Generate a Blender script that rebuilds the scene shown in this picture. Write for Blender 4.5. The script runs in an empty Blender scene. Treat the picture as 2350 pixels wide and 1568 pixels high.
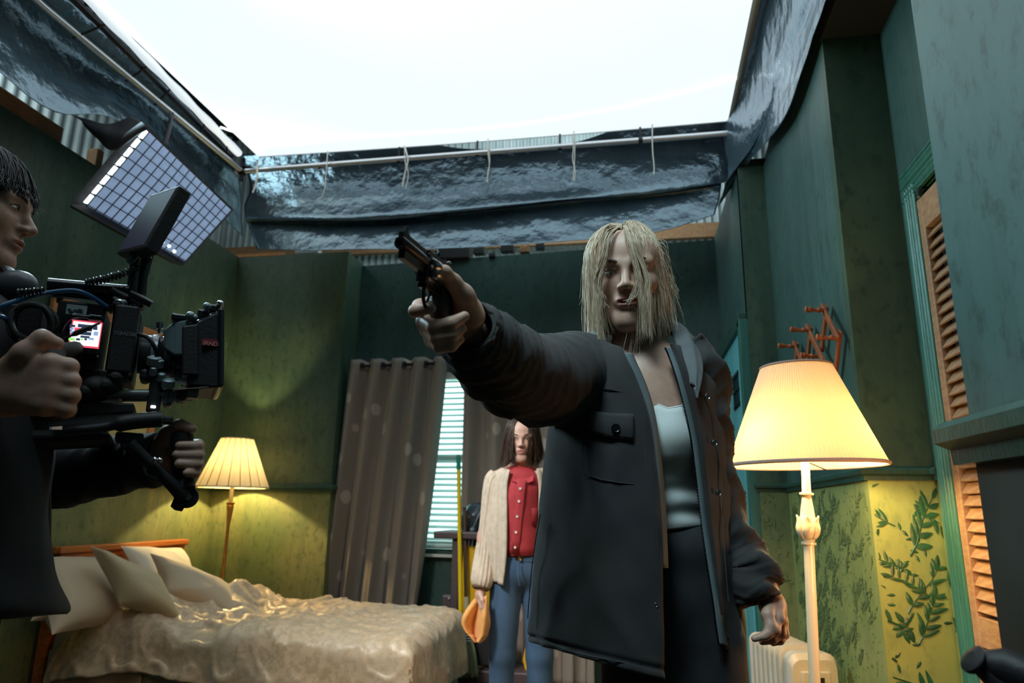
import bpy, math, random
import numpy as np
from mathutils import Vector, Matrix
random.seed(7); np.random.seed(7)
SC = bpy.context.scene
COL = SC.collection
# ------------------------------------------------------------------ camera
FPX, CAMH = 1590.0, 1.12
_p, _rl, _yw = math.radians(13.6), math.radians(0.9), math.radians(10.0)
FW = np.array([-math.sin(_yw)*math.cos(_p), math.cos(_yw)*math.cos(_p), math.sin(_p)])
_r0 = np.array([math.cos(_yw), math.sin(_yw), 0.0]); _u0 = np.cross(_r0, FW)
RT = _r0*math.cos(_rl)+_u0*math.sin(_rl); UP = np.cross(RT, FW)
EYE = np.array([0.0, 0.0, CAMH])
HF = np.array([-math.sin(_yw), math.cos(_yw), 0.0])      # horizontal heading of the lens
HR = np.array([math.cos(_yw), math.sin(_yw), 0.0])       # horizontal right of the lens
cd = bpy.data.cameras.new('camera'); cam = bpy.data.objects.new('camera', cd); COL.objects.link(cam)
cd.sensor_width = 36.0; cd.lens = FPX*36.0/2350.0; cd.clip_start = 0.05; cd.clip_end = 60
_m = Matrix.Identity(4)
for i in range(3):
    _m[i][0] = RT[i]; _m[i][1] = UP[i]; _m[i][2] = -FW[i]; _m[i][3] = EYE[i]
cam.matrix_world = _m
cd.dof.use_dof = True; cd.dof.focus_distance = 1.43; cd.dof.aperture_fstop = 5.0
SC.camera = cam
# ------------------------------------------------------------------ world, lights, exposure
w = bpy.data.worlds.new('world'); SC.world = w; w.use_nodes = True
w.node_tree.nodes['Background'].inputs[0].default_value = (0.55, 0.85, 1.0, 1)
w.node_tree.nodes['Background'].inputs[1].default_value = 0.012
SC.view_settings.view_transform = 'Standard'; SC.view_settings.look = 'None'
SC.view_settings.gamma = 1.0; SC.view_settings.use_curve_mapping = False
SC.view_settings.exposure = 0.0
SC.cycles.use_denoising = True
SC.cycles.max_bounces = 8; SC.cycles.sample_clamp_indirect = 4.0
SC.cycles.caustics_reflective = False; SC.cycles.caustics_refractive = False
def area(name, loc, target, size, power, color, sy=None):
    l = bpy.data.lights.new(name, 'AREA'); l.energy = power; l.color = color
    l.size = size
    if sy: l.shape = 'RECTANGLE'; l.size_y = sy
    o = bpy.data.objects.new(name, l); COL.objects.link(o); o.location = loc
    o.rotation_euler = (Vector(target)-Vector(loc)).to_track_quat('-Z', 'Y').to_euler(); return o
def bulb_light(name, loc, power, color, r=0.03):
    l = bpy.data.lights.new(name, 'POINT'); l.energy = power; l.color = color; l.shadow_soft_size = r
    o = bpy.data.objects.new(name, l); COL.objects.link(o); o.location = loc; return o
CLOTH_EMIT = ((0.82, 0.935, 1.0), 1.04)             # the lit diffusion cloth overhead
# film light outside the window, and added unseen lamps that brighten the hall behind the set
area('window_film_light', (-1.15, 5.75, 1.6), (-1.15, 4.9, 1.45), 1.0, 22, (0.6, 1.0, 0.98))
area('hall_fill_light', (-0.5, 5.25, 4.4), (-0.6, 6.2, 3.2), 2.5, 40, (0.75, 0.95, 1.0))
area('hall_side_light', (-3.5, 2.5, 4.4), (-4.1, 2.8, 3.1), 1.0, 20, (0.75, 0.95, 1.0))
# added side lamp, no seen source; rims jacket and hair, brightens right walls
area('side_fill_light', (-2.25, 2.3, 2.85), (0.2, 1.9, 1.45), 0.6, 24, (0.60, 0.90, 1.0)).data.spread = 2.2
area('front_fill_light', (-0.35, 0.25, 3.15), (0.10, 1.35, 1.25), 0.6, 4.5, (0.66, 0.92, 1.0)).data.spread = 1.0  # added unseen lamp that brightens the woman's front from above
LAMP_L = (46, (1.0, .70, .28), .055)               # power, colour, how much of the shade lets light through
LAMP_R = (22, (1.0, .68, .28), .11)
# neutral unseen lamp added off frame to brighten the bed and window figure
area('bed_fill_light', (-1.9, 1.2, 3.1), (-0.75, 3.5, 1.0), 0.5, 6.5, (1.0, 0.90, 0.82)).data.spread = 0.75
# added hidden lamp in the recess, stands in for the floor lamp's warm spill
area('warm_fill_light', (0.74, 1.64, 0.98), (-1.2, 3.3, 0.6), 0.22, 3.8, (1.0, 0.50, 0.20))
# ------------------------------------------------------------------ geometry helpers
def ray(px, py): return FW*FPX+RT*(px-1175.0)+UP*(784.0-py)
def onz(px, py, z): d = ray(px, py); return EYE+d*((z-CAMH)/d[2])
def ony(px, py, y): d = ray(px, py); return EYE+d*(y/d[1])
def onx(px, py, x): d = ray(px, py); return EYE+d*(x/d[0])
def hp(px, py, rho): d = ray(px, py); return EYE+d*(rho/(d@HF))   # rho = level distance in front of the lens
def A(*a): return np.array(a, float)
def unit(v): v = np.asarray(v, float); return v/(np.linalg.norm(v)+1e-12)
def waves(P, freq, seed, n=8, stretch=(1, 1, 1)):
    rs = np.random.RandomState(seed); d = rs.normal(size=(n, 3)); d /= np.linalg.norm(d, axis=1)[:, None]
    d = d*np.array(stretch)*(freq*(.55+.9*rs.rand(n)))[:, None]
    return np.sin(np.asarray(P) @ d.T+rs.rand(n)*6.283).sum(1)/math.sqrt(n)
def smooth(x, a, b):
    t = np.clip((np.asarray(x, float)-a)/(b-a), 0, 1); return t*t*(3-2*t)
def crv(pts, n):
    """Catmull-Rom through the rows of pts, n samples (any number of columns)"""
    P = np.asarray(pts, float); k = len(P)
    t = np.linspace(0, k-1, n); i = np.clip(t.astype(int), 0, k-2); f = (t-i)[:, None]
    g = lambda j: P[np.clip(j, 0, k-1)]
    p0 = np.where((i == 0)[:, None], 2*g(i)-g(i+1), g(i-1)); p3 = np.where((i == k-2)[:, None], 2*g(i+1)-g(i), g(i+2))
    p1, p2 = g(i), g(i+1)
    return .5*(2*p1+(p2-p0)*f+(2*p0-5*p1+4*p2-p3)*f*f+(3*p1-p0-3*p2+p3)*f**3)
def lin(pts, n):
    P = np.asarray(pts, float); t = np.linspace(0, len(P)-1, n)
    return np.stack([np.interp(t, range(len(P)), P[:, c]) for c in range(P.shape[1])], 1)
class MB:
    def __init__(s): s.v = []; s.f = []; s.n = 0; s.t = []
    def add(s, v, f, tint=0.0):
        v = np.asarray(v, float).reshape(-1, 3); s.v.append(v)
        n = s.n; s.f += [tuple([i+n for i in q]) for q in f]; s.n += len(v)
        s.t.append(np.broadcast_to(np.asarray(tint, float), (len(v),))); return s
    def box(s, c, size, R=None, tint=0.0, taper=1.0):
        h = np.array(size)/2.0; v = []
        for z in (-1, 1):
            for y in (-1, 1):
                for x in (-1, 1):
                    k = taper if z > 0 else 1.0
                    v.append((x*h[0]*k, y*h[1]*k, z*h[2]))
        v = np.array(v)
        if R is not None: v = v @ np.array(R).T
        return s.add(v+np.array(c), [(0, 2, 3, 1), (4, 5, 7, 6), (0, 1, 5, 4), (2, 6, 7, 3), (0, 4, 6, 2), (1, 3, 7, 5)], tint)
    def beam(s, a, b, w, h, up=(0, 0, 1), tint=0.0):
        a = A(*a); b = A(*b); x = unit(b-a); y = unit(np.cross(up, x)); z = np.cross(x, y)
        return s.box((a+b)/2, (np.linalg.norm(b-a), w, h), np.stack([x, y, z], 1), tint)
    def grid(s, V, cu=False, cv=False, tint=0.0):
        V = np.asarray(V, float); m, n = V.shape[:2]; f = []
        for i in range(m if cu else m-1):
            for j in range(n if cv else n-1):
                a, b = i, (i+1) % m; c, d = j, (j+1) % n
                f.append((a*n+c, b*n+c, b*n+d, a*n+d))
        return s.add(V.reshape(-1, 3), f, tint)
    def tube(s, pts, r, n=10, cap=True, closed=False, flat=1.0, up=None, tint=0.0):
        P = np.asarray(pts, float); m = len(P); r = np.broadcast_to(np.asarray(r, float), (m,))
        T = np.gradient(P, axis=0) if not closed else np.roll(P, -1, 0)-np.roll(P, 1, 0)
        T /= np.linalg.norm(T, axis=1)[:, None]+1e-12
        u = A(*up) if up is not None else (A(0, 0, 1) if abs(T[0][2]) < .9 else A(1, 0, 0))
        V = np.zeros((m, n, 3)); ang = np.arange(n)*2*math.pi/n
        for i in range(m):
            u = unit(u-T[i]*(u@T[i])); b = np.cross(T[i], u)
            V[i] = P[i]+r[i]*(np.cos(ang)[:, None]*u*flat+np.sin(ang)[:, None]*b)
        n0 = s.n; s.grid(V, cu=closed, cv=True, tint=tint)
        if cap and not closed:
            s.f.append(tuple(n0+j for j in range(n))[::-1] if False else tuple(n0+n-1-j for j in range(n)))
            s.f.append(tuple(n0+(m-1)*n+j for j in range(n)))
        return s
    def lathe(s, prof, n=32, c=(0, 0, 0), ax=(0, 0, 1), cap=True, tint=0.0):
        z = unit(ax); x = unit(np.cross(z, A(0, 1, 0) if abs(z[1]) < .9 else A(1, 0, 0))); y = np.cross(z, x)
        a = np.arange(n)*2*math.pi/n; ring = np.cos(a)[:, None]*x+np.sin(a)[:, None]*y
        V = np.stack([A(*c)+ring*r+z*h for r, h in prof]); n0 = s.n; s.grid(V, cv=True, tint=tint); m = len(prof)
        if cap:
            s.f.append(tuple(n0+n-1-j for j in range(n))); s.f.append(tuple(n0+(m-1)*n+j for j in range(n)))
        return s
    def ball(s, c, r, nu=16, nv=12, R=None, tint=0.0):
        r = np.broadcast_to(np.asarray(r, float), (3,)); a = np.linspace(0, math.pi, nv); b = np.arange(nu)*2*math.pi/nu
        V = np.stack([np.outer(np.sin(a), np.cos(b)), np.outer(np.sin(a), np.sin(b)), np.outer(np.cos(a), np.ones(nu))], -1)*r
        if R is not None: V = V @ np.array(R).T
        return s.grid(V+A(*c), cv=True, tint=tint)
    def build(s, name, mat, parent=None, smooth=True, angle=38, bevel=0.0, solid=0.0, sub=0, tint=False, origin=None, off=1.0):
        V = np.concatenate(s.v) if s.v else np.zeros((0, 3))
        me = bpy.data.meshes.new(name)
        if origin is not None: V = V-A(*origin)
        me.from_pydata(V.tolist(), [], s.f); me.validate()
        if smooth:
            me.polygons.foreach_set('use_smooth', [True]*len(me.polygons)); me.set_sharp_from_angle(angle=math.radians(angle))
        if tint and len(me.vertices) == len(V):
            at = me.attributes.new('tint', 'FLOAT', 'POINT'); at.data.foreach_set('value', np.concatenate(s.t))
        if mat is not None: me.materials.append(mat)
        o = bpy.data.objects.new(name, me); COL.objects.link(o)
        if origin is not None: o.location = origin
        if solid:
            md = o.modifiers.new('s', 'SOLIDIFY'); md.thickness = solid; md.offset = off
        if sub:
            md = o.modifiers.new('u', 'SUBSURF'); md.levels = sub; md.render_levels = sub
        if bevel:
            md = o.modifiers.new('b', 'BEVEL'); md.width = bevel; md.segments = 2; md.limit_method = 'ANGLE'; md.angle_limit = math.radians(40)
        if parent is not None: adopt(o, parent)
        return o
WM = {}
def adopt(o, parent):
    o.parent = parent; o.matrix_parent_inverse = WM.get(parent.name, Matrix.Translation(parent.location)).inverted()
    WM[o.name] = Matrix.Translation(o.location)
def thing(name, label, cat, loc, group=None):
    o = bpy.data.objects.new(name, None); COL.objects.link(o); o.location = loc; o.empty_display_size = .05
    WM[o.name] = Matrix.Translation(o.location)
    return tag(o, label, cat, group)
def tag(o, label, cat, group=None, kind=None):
    o['label'] = label; o['category'] = cat
    if group: o['group'] = group
    if kind: o['kind'] = kind
    return o
def struct(o): o['kind'] = 'structure'; return o
def twin(o, loc, parent, rot=None):
    """a further piece that shares its mesh"""
    c = o.copy(); COL.objects.link(c); c.location = loc
    if rot is not None: c.rotation_euler = rot
    if parent is not None: adopt(c, parent)
    return c
# ------------------------------------------------------------------ materials
def lk(nt, a, b): nt.links.new(a, b)
def newmat(name):
    m = bpy.data.materials.new(name); m.use_nodes = True
    return m, m.node_tree, m.node_tree.nodes['Principled BSDF']
def mat(name, col, rough=.6, metal=0.0, col2=None, scale=8.0, detail=4.0, stretch=(1, 1, 1), bump=0.0, bscale=None, lo=.35, hi=.65,
        sheen=0.0, coat=0.0, emit=None, estr=0.0, sss=0.0, spec=None, bdist=.01, trans=0.0):
    m, nt, b = newmat(name)
    b.inputs['Base Color'].default_value = (*col, 1); b.inputs['Roughness'].default_value = rough; b.inputs['Metallic'].default_value = metal
    if spec is not None: b.inputs['Specular IOR Level'].default_value = spec
    if sheen: b.inputs['Sheen Weight'].default_value = sheen
    if coat: b.inputs['Coat Weight'].default_value = coat
    if trans: b.inputs['Transmission Weight'].default_value = trans
    if sss: b.inputs['Subsurface Weight'].default_value = sss; b.inputs['Subsurface Radius'].default_value = (.012, .004, .002); b.inputs['Subsurface Scale'].default_value = 1.0
    if emit: b.inputs['Emission Color'].default_value = (*emit, 1); b.inputs['Emission Strength'].default_value = estr
    if col2 is not None or bump:
        tc = nt.nodes.new('ShaderNodeTexCoord'); mp = nt.nodes.new('ShaderNodeMapping'); mp.inputs['Scale'].default_value = stretch
        lk(nt, tc.outputs['Object'], mp.inputs[0])
    if col2 is not None:
        n = nt.nodes.new('ShaderNodeTexNoise'); n.inputs['Scale'].default_value = scale; n.inputs['Detail'].default_value = detail
        lk(nt, mp.outputs[0], n.inputs['Vector'])
        r = nt.nodes.new('ShaderNodeValToRGB'); r.color_ramp.elements[0].color = (*col, 1); r.color_ramp.elements[1].color = (*col2, 1)
        r.color_ramp.elements[0].position = lo; r.color_ramp.elements[1].position = hi
        lk(nt, n.outputs['Fac'], r.inputs[0]); lk(nt, r.outputs[0], b.inputs['Base Color'])
    if bump:
        n2 = nt.nodes.new('ShaderNodeTexNoise'); n2.inputs['Scale'].default_value = bscale or scale*4; n2.inputs['Detail'].default_value = 5
        lk(nt, mp.outputs[0], n2.inputs['Vector'])
        bp = nt.nodes.new('ShaderNodeBump'); bp.inputs['Strength'].default_value = bump; bp.inputs['Distance'].default_value = bdist
        lk(nt, n2.outputs['Fac'], bp.inputs['Height']); lk(nt, bp.outputs[0], b.inputs['Normal'])
    return m
def mix_rgb(nt, fac, a, b, mode='MIX'):
    x = nt.nodes.new('ShaderNodeMix'); x.data_type = 'RGBA'; x.blend_type = mode
    for sock, v in ((x.inputs[0], fac), (x.inputs[6], a), (x.inputs[7], b)):
        if isinstance(v, (int, float)): sock.default_value = v
        elif isinstance(v, tuple): sock.default_value = (*v, 1)
        else: lk(nt, v, sock)
    return x.outputs[2]
def noise(nt, vec, scale, detail=4, rough=.55):
    n = nt.nodes.new('ShaderNodeTexNoise'); n.inputs['Scale'].default_value = scale; n.inputs['Detail'].default_value = detail
    n.inputs['Roughness'].default_value = rough; lk(nt, vec, n.inputs['Vector']); return n.outputs['Fac']
def ramp(nt, fac, lo, hi, v0=0.0, v1=1.0):
    r = nt.nodes.new('ShaderNodeMapRange'); r.inputs[1].default_value = lo; r.inputs[2].default_value = hi
    r.inputs[3].default_value = v0; r.inputs[4].default_value = v1; lk(nt, fac, r.inputs[0]); return r.outputs[0]
def mapped(nt, stretch=(1, 1, 1), coord='Object'):
    tc = nt.nodes.new('ShaderNodeTexCoord'); mp = nt.nodes.new('ShaderNodeMapping'); mp.inputs['Scale'].default_value = stretch
    lk(nt, tc.outputs[coord], mp.inputs[0]); return mp.outputs[0]
def wallmat(name, base, alt, streak, rough=.5, seed=0.0):
    """old distempered wall: cloudy paint, vertical runs, small flaked chips"""
    m, nt, b = newmat(name)
    cl = noise(nt, mapped(nt, (1, 1, .7)), 1.7, 6, .6); st = noise(nt, mapped(nt, (5, 5, .45)), 1.5, 8, .65)
    chip = noise(nt, mapped(nt, (1, 1, .45)), 14, 8, .7); zone = noise(nt, mapped(nt), 2.6, 2)
    c = mix_rgb(nt, ramp(nt, cl, .42, .60), base, alt)
    c = mix_rgb(nt, ramp(nt, st, .48, .70, 0, .6), c, streak)
    sp = noise(nt, mapped(nt, (1, 1, .6)), 26, 6, .7); c = mix_rgb(nt, ramp(nt, sp, .52, .64, 0, .7), c, streak)
    k = nt.nodes.new('ShaderNodeMath'); k.operation = 'MULTIPLY'
    lk(nt, ramp(nt, chip, .66, .72), k.inputs[0]); lk(nt, ramp(nt, zone, .52, .62, 0, .65), k.inputs[1])
    c = mix_rgb(nt, k.outputs[0], c, (.30, .36, .30))
    lk(nt, c, b.inputs['Base Color']); b.inputs['Roughness'].default_value = rough
    bp = nt.nodes.new('ShaderNodeBump'); bp.inputs['Strength'].default_value = .25; bp.inputs['Distance'].default_value = .004
    lk(nt, chip, bp.inputs['Height']); lk(nt, bp.outputs[0], b.inputs['Normal'])
    return m
M = {}
M['wall'] = wallmat('wall_paint', (.034, .076, .052), (.060, .108, .068), (.014, .042, .028))
M['wall_teal'] = wallmat('wall_paint_teal', (.036, .090, .080), (.055, .120, .105), (.020, .060, .047))
M['wall_near'] = wallmat('wall_paint_stained', (.046, .108, .098), (.062, .128, .115), (.014, .040, .032))
M['paper'] = wallmat('wallpaper_lower', (.20, .215, .09), (.10, .145, .06), (.05, .09, .04), .55)
M['paper_bright'] = wallmat('wallpaper_yellow_green', (.31, .35, .11), (.22, .28, .095), (.16, .22, .085), .45)
M['trim'] = mat('trim_green', (.016, .058, .043), .4, col2=(.028, .082, .062), scale=5, stretch=(4, 4, 1), bump=.15, bscale=40)
M['casing'] = mat('casing_teal', (.022, .115, .092), .4, col2=(.040, .155, .128), scale=6, stretch=(6, 6, .6), bump=.1, bscale=60)
M['blue_door'] = mat('blue_door_paint', (.10, .40, .44), .45, col2=(.15, .48, .52), scale=3, stretch=(3, 3, .5), bump=.1, bscale=60)
M['wood_orange'] = mat('wood_orange', (.42, .17, .06), .5, col2=(.55, .26, .10), scale=4, stretch=(2, 12, 12), bump=.1, bscale=30)
M['plywood'] = mat('plywood', (.45, .24, .11), .7, col2=(.36, .17, .08), scale=5, stretch=(8, 1.2, 8), bump=.2, bscale=30)
M['slat_wood'] = mat('slat_wood', (.36, .24, .13), .5, col2=(.28, .15, .09), scale=5, stretch=(1, 6, 20), bump=.12, bscale=40)
M['headboard'] = mat('headboard_pine', (.52, .16, .035), .35, col2=(.36, .08, .02), scale=3, stretch=(14, 1.0, 14), lo=.42, hi=.7, coat=.3)
M['metal_sheet'] = mat('galvanised_sheet', (.55, .60, .60), .5, .3, col2=(.42, .48, .48), scale=4)
M['pipe'] = mat('pipe_steel', (.72, .76, .78), .3, .75)
M['plastic'] = mat('black_plastic_sheet', (.045, .072, .092), .18, col2=(.075, .112, .138), scale=3, bump=.5, bscale=9, stretch=(1, 1, 1), bdist=.03, spec=.9)
M['plastic'].node_tree.nodes['Principled BSDF'].inputs['IOR'].default_value = 2.1; M['plastic'].node_tree.nodes['Principled BSDF'].inputs['Specular Tint'].default_value = (.62, .86, 1, 1)
M['black'] = mat('black_matte', (.012, .012, .014), .55, bump=.1, bscale=200)
M['black_shiny'] = mat('black_shiny', (.012, .013, .015), .25)
M['rubber'] = mat('rubber_black', (.015, .015, .016), .7)
M['steel'] = mat('steel', (.55, .56, .58), .25, 1.0)
M['gunmetal'] = mat('gunmetal', (.035, .035, .04), .28, .85)
M['white_tie'] = mat('white_webbing', (.75, .74, .68), .8)
M['cord'] = mat('white_cord', (.8, .8, .78), .8)
M['floor'] = mat('carpet_brown', (.06, .045, .035), .95, col2=(.09, .065, .05), scale=30, bump=.3, bscale=300)
M['dark'] = mat('dark_paint', (.01, .015, .014), .8)
# ================================================================== the set: walls
def wall(name, a, b, z1, m_up, m_low, zsplit=1.23, thick=.09, side=1):
    """upright flat between plan points a and b; the visible face is the line a-b, the body lies to its far side"""
    a2 = A(a[0], a[1], 0); b2 = A(b[0], b[1], 0); n = unit(np.cross(b2-a2, A(0, 0, 1)))*side*thick
    def slab(z0, zt):
        mb = MB(); v = [p+A(0, 0, z) for z in (z0, zt) for p in (a2, b2, b2+n, a2+n)]
        return mb.add(v, [(0, 1, 2, 3)[::-1], (4, 5, 6, 7), (0, 1, 5, 4), (1, 2, 6, 5), (2, 3, 7, 6), (3, 0, 4, 7)])
    up = struct(slab(zsplit, z1).build(name, m_up, smooth=False))
    if m_low: slab(0.0, zsplit).build('wainscot', m_low, up, smooth=False)
    return up
W_left = wall('wall_left', (-3.0, -1.2), (-3.0, 4.70), 3.0, M['wall'], M['paper'], side=-1)
W_jog = wall('wall_back_left', (-3.0, 4.66), (-2.13, 4.66), 3.0, M['wall'], M['paper'], side=-1)
wall('wall_back_return', (-2.09, 4.66), (-2.09, 5.0), 3.0, M['wall'], M['paper'], side=-1, thick=.04)
W_back = wall('wall_back', (-2.09, 4.93), (-1.72, 4.903), 2.98, M['wall_teal'], M['wall_teal'], side=-1)
wall('wall_back_right', (-.62, 4.822), (.62, 4.73), 2.98, M['wall_teal'], M['wall_teal'], side=-1)
mb = MB(); mb.beam((-1.74, 4.95, 2.53), (-.60, 4.866, 2.53), .09, .90); struct(mb.build('wall_back_above', M['wall_teal'], smooth=False))
mb = MB(); mb.beam((-1.74, 4.95, .42), (-.60, 4.866, .42), .09, .84); struct(mb.build('wall_back_below', M['wall_teal'], smooth=False))
wall('wall_right_far', (.60, 4.74), (.60, 3.62), 3.0, M['wall_teal'], M['wall_teal'], side=-1, thick=.05)
wall('wall_right_far_return', (.60, 3.612), (.76, 3.612), 3.0, M['wall'], M['paper'], side=-1, thick=.05)
W_pier = wall('wall_right', (.735, 3.62), (.695, 2.29), 2.98, M['wall_teal'], M['paper_bright'], side=-1, thick=.05)
W_ret = wall('wall_right_return', (.695, 2.284), (.90, 2.284), 2.98, M['wall'], M['paper_bright'], side=-1, thick=.05)
W_al = wall('wall_right_alcove', (.885, 2.284), (.885, 2.16), 2.9, M['wall_teal'], M['paper_bright'], side=-1, thick=.05)
mb = MB(); mb.box((.915, 1.60, 2.50), (.06, 1.118, .78)); struct(mb.build('wall_right_over_closet', M['wall_teal'], smooth=False))
wall('wall_right_near', (.47, 1.075), (.47, -1.2), 3.2, M['wall_near'], mat('near_wainscot', (.03, .04, .033), .6, col2=(.05, .055, .045), scale=6), side=-1, thick=.10)
mb = MB(); mb.box((1.02, 1.7, 2.79), (.66, 1.20, .07)); struct(mb.build('ceiling_alcove', M['dark'], smooth=False))
mb = MB(); mb.box((-1.2, 1.9, -.03), (4.4, 6.6, .06)); struct(mb.build('floor', M['floor'], smooth=False))
# back of the closet
mb = MB(); mb.box((1.22, 1.6, 1.2), (.05, 1.4, 2.4)); struct(mb.build('wall_closet_back', M['dark'], smooth=False))
# the hall outside the set: corrugated sheet walls, rails, roof
def corrugated(name, a, b, z0, z1, pitch=.07, amp=.016):
    a = A(*a, 0); b = A(*b, 0); L = np.linalg.norm(b-a); n = unit(np.cross(b-a, A(0, 0, 1))); k = int(L/pitch*8)
    s = np.linspace(0, 1, k); P = a+(b-a)*s[:, None]+n*(amp*np.sin(s*L/pitch*6.283))[:, None]
    mb = MB(); mb.grid(np.stack([P+A(0, 0, z0), P+A(0, 0, z1)])); return struct(mb.build(name, M['metal_sheet'], angle=60))
corrugated('wall_hall_back', (-5.0, 6.2), (2.6, 6.2), 2.0, 5.0)
corrugated('wall_hall_left', (-4.2, -.5), (-4.2, 6.2), 2.0, 5.0, .10, .022)
mb = MB(); mb.box((-1.0, 2.8, 5.0), (8, 8, .06)); struct(mb.build('ceiling_hall', M['dark'], smooth=False))
a, b = ony(470, 588, 6.1), ony(1660, 528, 6.1); mb = MB(); mb.beam(a, b, .06, .14)
tag(mb.build('wall_rail', M['plywood'], smooth=False, bevel=.004), 'long orange timber rail across the corrugated wall above the back of the set', 'timber')
mb = MB(); a = onx(-40, 210, -3.02); b = onx(142, 312, -3.02); mb.box((-3.05, (a[1]+b[1])/2, 3.05), (.07, b[1]-a[1], .10))
tag(mb.build('timber_offcut', M['plywood'], smooth=False, bevel=.004), 'orange timber offcut lying on top of the left green wall', 'timber')
mb = MB(); mb.box((-3.05, 3.20, 3.06), (.07, .05, .12)); tag(mb.build('timber_block', M['plywood'], smooth=False, bevel=.004), 'short orange timber block on the left wall beside the light panel', 'timber')
a = onz(466, 590, 3.02); b = onz(566, 590, 3.02); mb = MB(); mb.box((-2.83, 4.70, 3.012), (.42, .09, .022))
tag(mb.build('timber_strip', M['plywood'], smooth=False, bevel=.002), 'thin orange timber strip on top of the corner of the green walls', 'timber')
mb = MB()
mb.tube([(-2.55, 4.73, 3.04), (-2.36, 4.73, 3.04)], .035, 12); o = mb.build('tape_roll', mat('white_paint', (.7, .74, .74), .5), angle=50)
tag(o, 'small white roll lying on top of the green back wall under the plastic', 'roll')
# ---------------- dado rails
def rail(i, pts, h=.05, d=.028):
    P = [A(*p) for p in pts]; mb = MB(); prof = [(0, -h/2), (d*.5, -h/2), (d*.55, -h*.15), (d, .0), (d, h*.32), (d*.7, h*.5), (0, h*.5)]
    V = []
    for k, p in enumerate(P):
        t0 = unit(P[k]-P[k-1]) if k else unit(P[1]-P[0]); t1 = unit(P[k+1]-P[k]) if k < len(P)-1 else t0
        n0 = unit(np.cross(A(0, 0, 1), t0)); n1 = unit(np.cross(A(0, 0, 1), t1)); n = unit(n0+n1); n = n/max(.3, n@n0)
        V.append([p+n*x+A(0, 0, z) for x, z in prof])
    n0 = mb.n; mb.grid(np.array(V), cv=True); L = len(prof); m = len(P)
    mb.f.append(tuple(range(n0, n0+L))[::-1]); mb.f.append(tuple(n0+(m-1)*L+j for j in range(L)))
    return struct(mb.build('trim_%d' % i, M['trim'], angle=30))
rail(1, [(-2.09, 4.92, 1.24), (-2.09, 4.66, 1.24), (-3.0, 4.66, 1.24)])
rail(2, [(-3.0, 4.64, 1.24), (-3.0, -1.0, 1.24)])
rail(3, [(.885, 2.235, 1.24), (.885, 2.29, 1.24), (.695, 2.29, 1.24), (.735, 3.62, 1.24), (.60, 3.62, 1.24), (.60, 3.66, 1.24)], .038, .022)
rail(4, [(.47, -1.0, 1.22), (.47, 1.09, 1.22)], .06, .045)
for i, (a, b) in enumerate([((-3.0, -1, .05), (-3.0, 4.66, .05)), ((-2.99, 4.66, .05), (-2.09, 4.66, .05))]):
    mb = MB(); mb.beam(a, b, .03, .10); struct(mb.build('baseboard_left' if i == 0 else 'baseboard_back', M['trim'], smooth=False))
# ---------------- blue door in the far right wall
d = MB(); d.box((.59, 4.16, 1.03), (.036, .94, 2.06)); D1 = struct(d.build('door_1', M['blue_door'], smooth=False, bevel=.003)); D1['label'] = 'pale blue door in the far right corner'
for y0, y1, z0, z1 in ((3.80, 4.10, 1.62, 1.95), (4.22, 4.52, 1.62, 1.95), (3.80, 4.10, .95, 1.5), (4.22, 4.52, .95, 1.5), (3.80, 4.10, .2, .8), (4.22, 4.52, .2, .8)):
    m_ = MB()
    for k in range(2):
        m_.box((.571, (y0+y1)/2, (z0, z1)[k]), (.012, y1-y0, .02)); m_.box((.571, (y0, y1)[k], (z0+z1)/2), (.012, .02, z1-z0+.02))
    if z0 < .9: m_.build('panel_moulding', M['blue_door'], D1, smooth=False)
c = onx(1690, 898, .57); m_ = MB()
for k in range(4): m_.box(c+A(0, -.09+.06*k, 0), (.010, .008, .20))
for k in range(3): m_.box(c+A(-.002, 0, -.08+.08*k), (.010, .21, .008))
m_.build('viewing_grille', M['gunmetal'], D1, smooth=False)
m_ = MB(); m_.box((.585, 4.15, 2.10), (.06, 1.02, .075)); m_.build('door_casing', M['trim'], D1, smooth=False, bevel=.004)
m_ = MB(); m_.box((.585, 3.655, 1.05), (.06, .06, 2.10)); m_.build('door_casing', M['casing'], D1, smooth=False, bevel=.004)
m_ = MB(); m_.box((.585, 4.66, 1.05), (.06, .06, 2.10)); m_.build('door_casing', M['trim'], D1, smooth=False, bevel=.004)
# ---------------- louvred closet door with fluted casing
m_ = MB(); m_.box((.885, 1.90, 1.06), (.03, .03, 1.98)); D2 = struct(m_.build('door_2', M['slat_wood'], smooth=False)); D2['label'] = 'louvred brown closet door behind the near right wall'
for y in (2.113, 1.69):
    m_ = MB(); m_.box((.885, y, 1.06), (.034, .036, 1.98)); m_.build('stile', M['slat_wood'], D2, smooth=False, bevel=.003)
for z, h in ((2.0, .10), (.83, .075), (.13, .12)):
    for yc in (2.005, 1.797):
        m_ = MB(); m_.box((.885, yc, z), (.030, .184, h)); m_.build('rail', M['slat_wood'], D2, smooth=False, bevel=.002)
m_ = MB(); th = math.radians(-33); R = np.array([[math.cos(th), 0, math.sin(th)], [0, 1, 0], [-math.sin(th), 0, math.cos(th)]])
m_.box((0, 0, 0), (.0065, .186, .042), R=R.T if False else np.array([[math.cos(th), 0, -math.sin(th)], [0, 1, 0], [math.sin(th), 0, math.cos(th)]]))
s0 = m_.build('slat', M['slat_wood'], D2, smooth=False, bevel=.0015); first = True
for yc in (2.005, 1.797):
    z = .225
    while z < 1.95:
        if not (.775 < z < .885):
            if first: s0.location = (.885, yc, z); WM[s0.name] = Matrix.Translation(s0.location); first = False
            else: twin(s0, (.885, yc, z+random.uniform(-.0015, .0015)), D2, (random.uniform(-.004, .004), random.uniform(-.05, .05), 0))
        z += .0335
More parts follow.
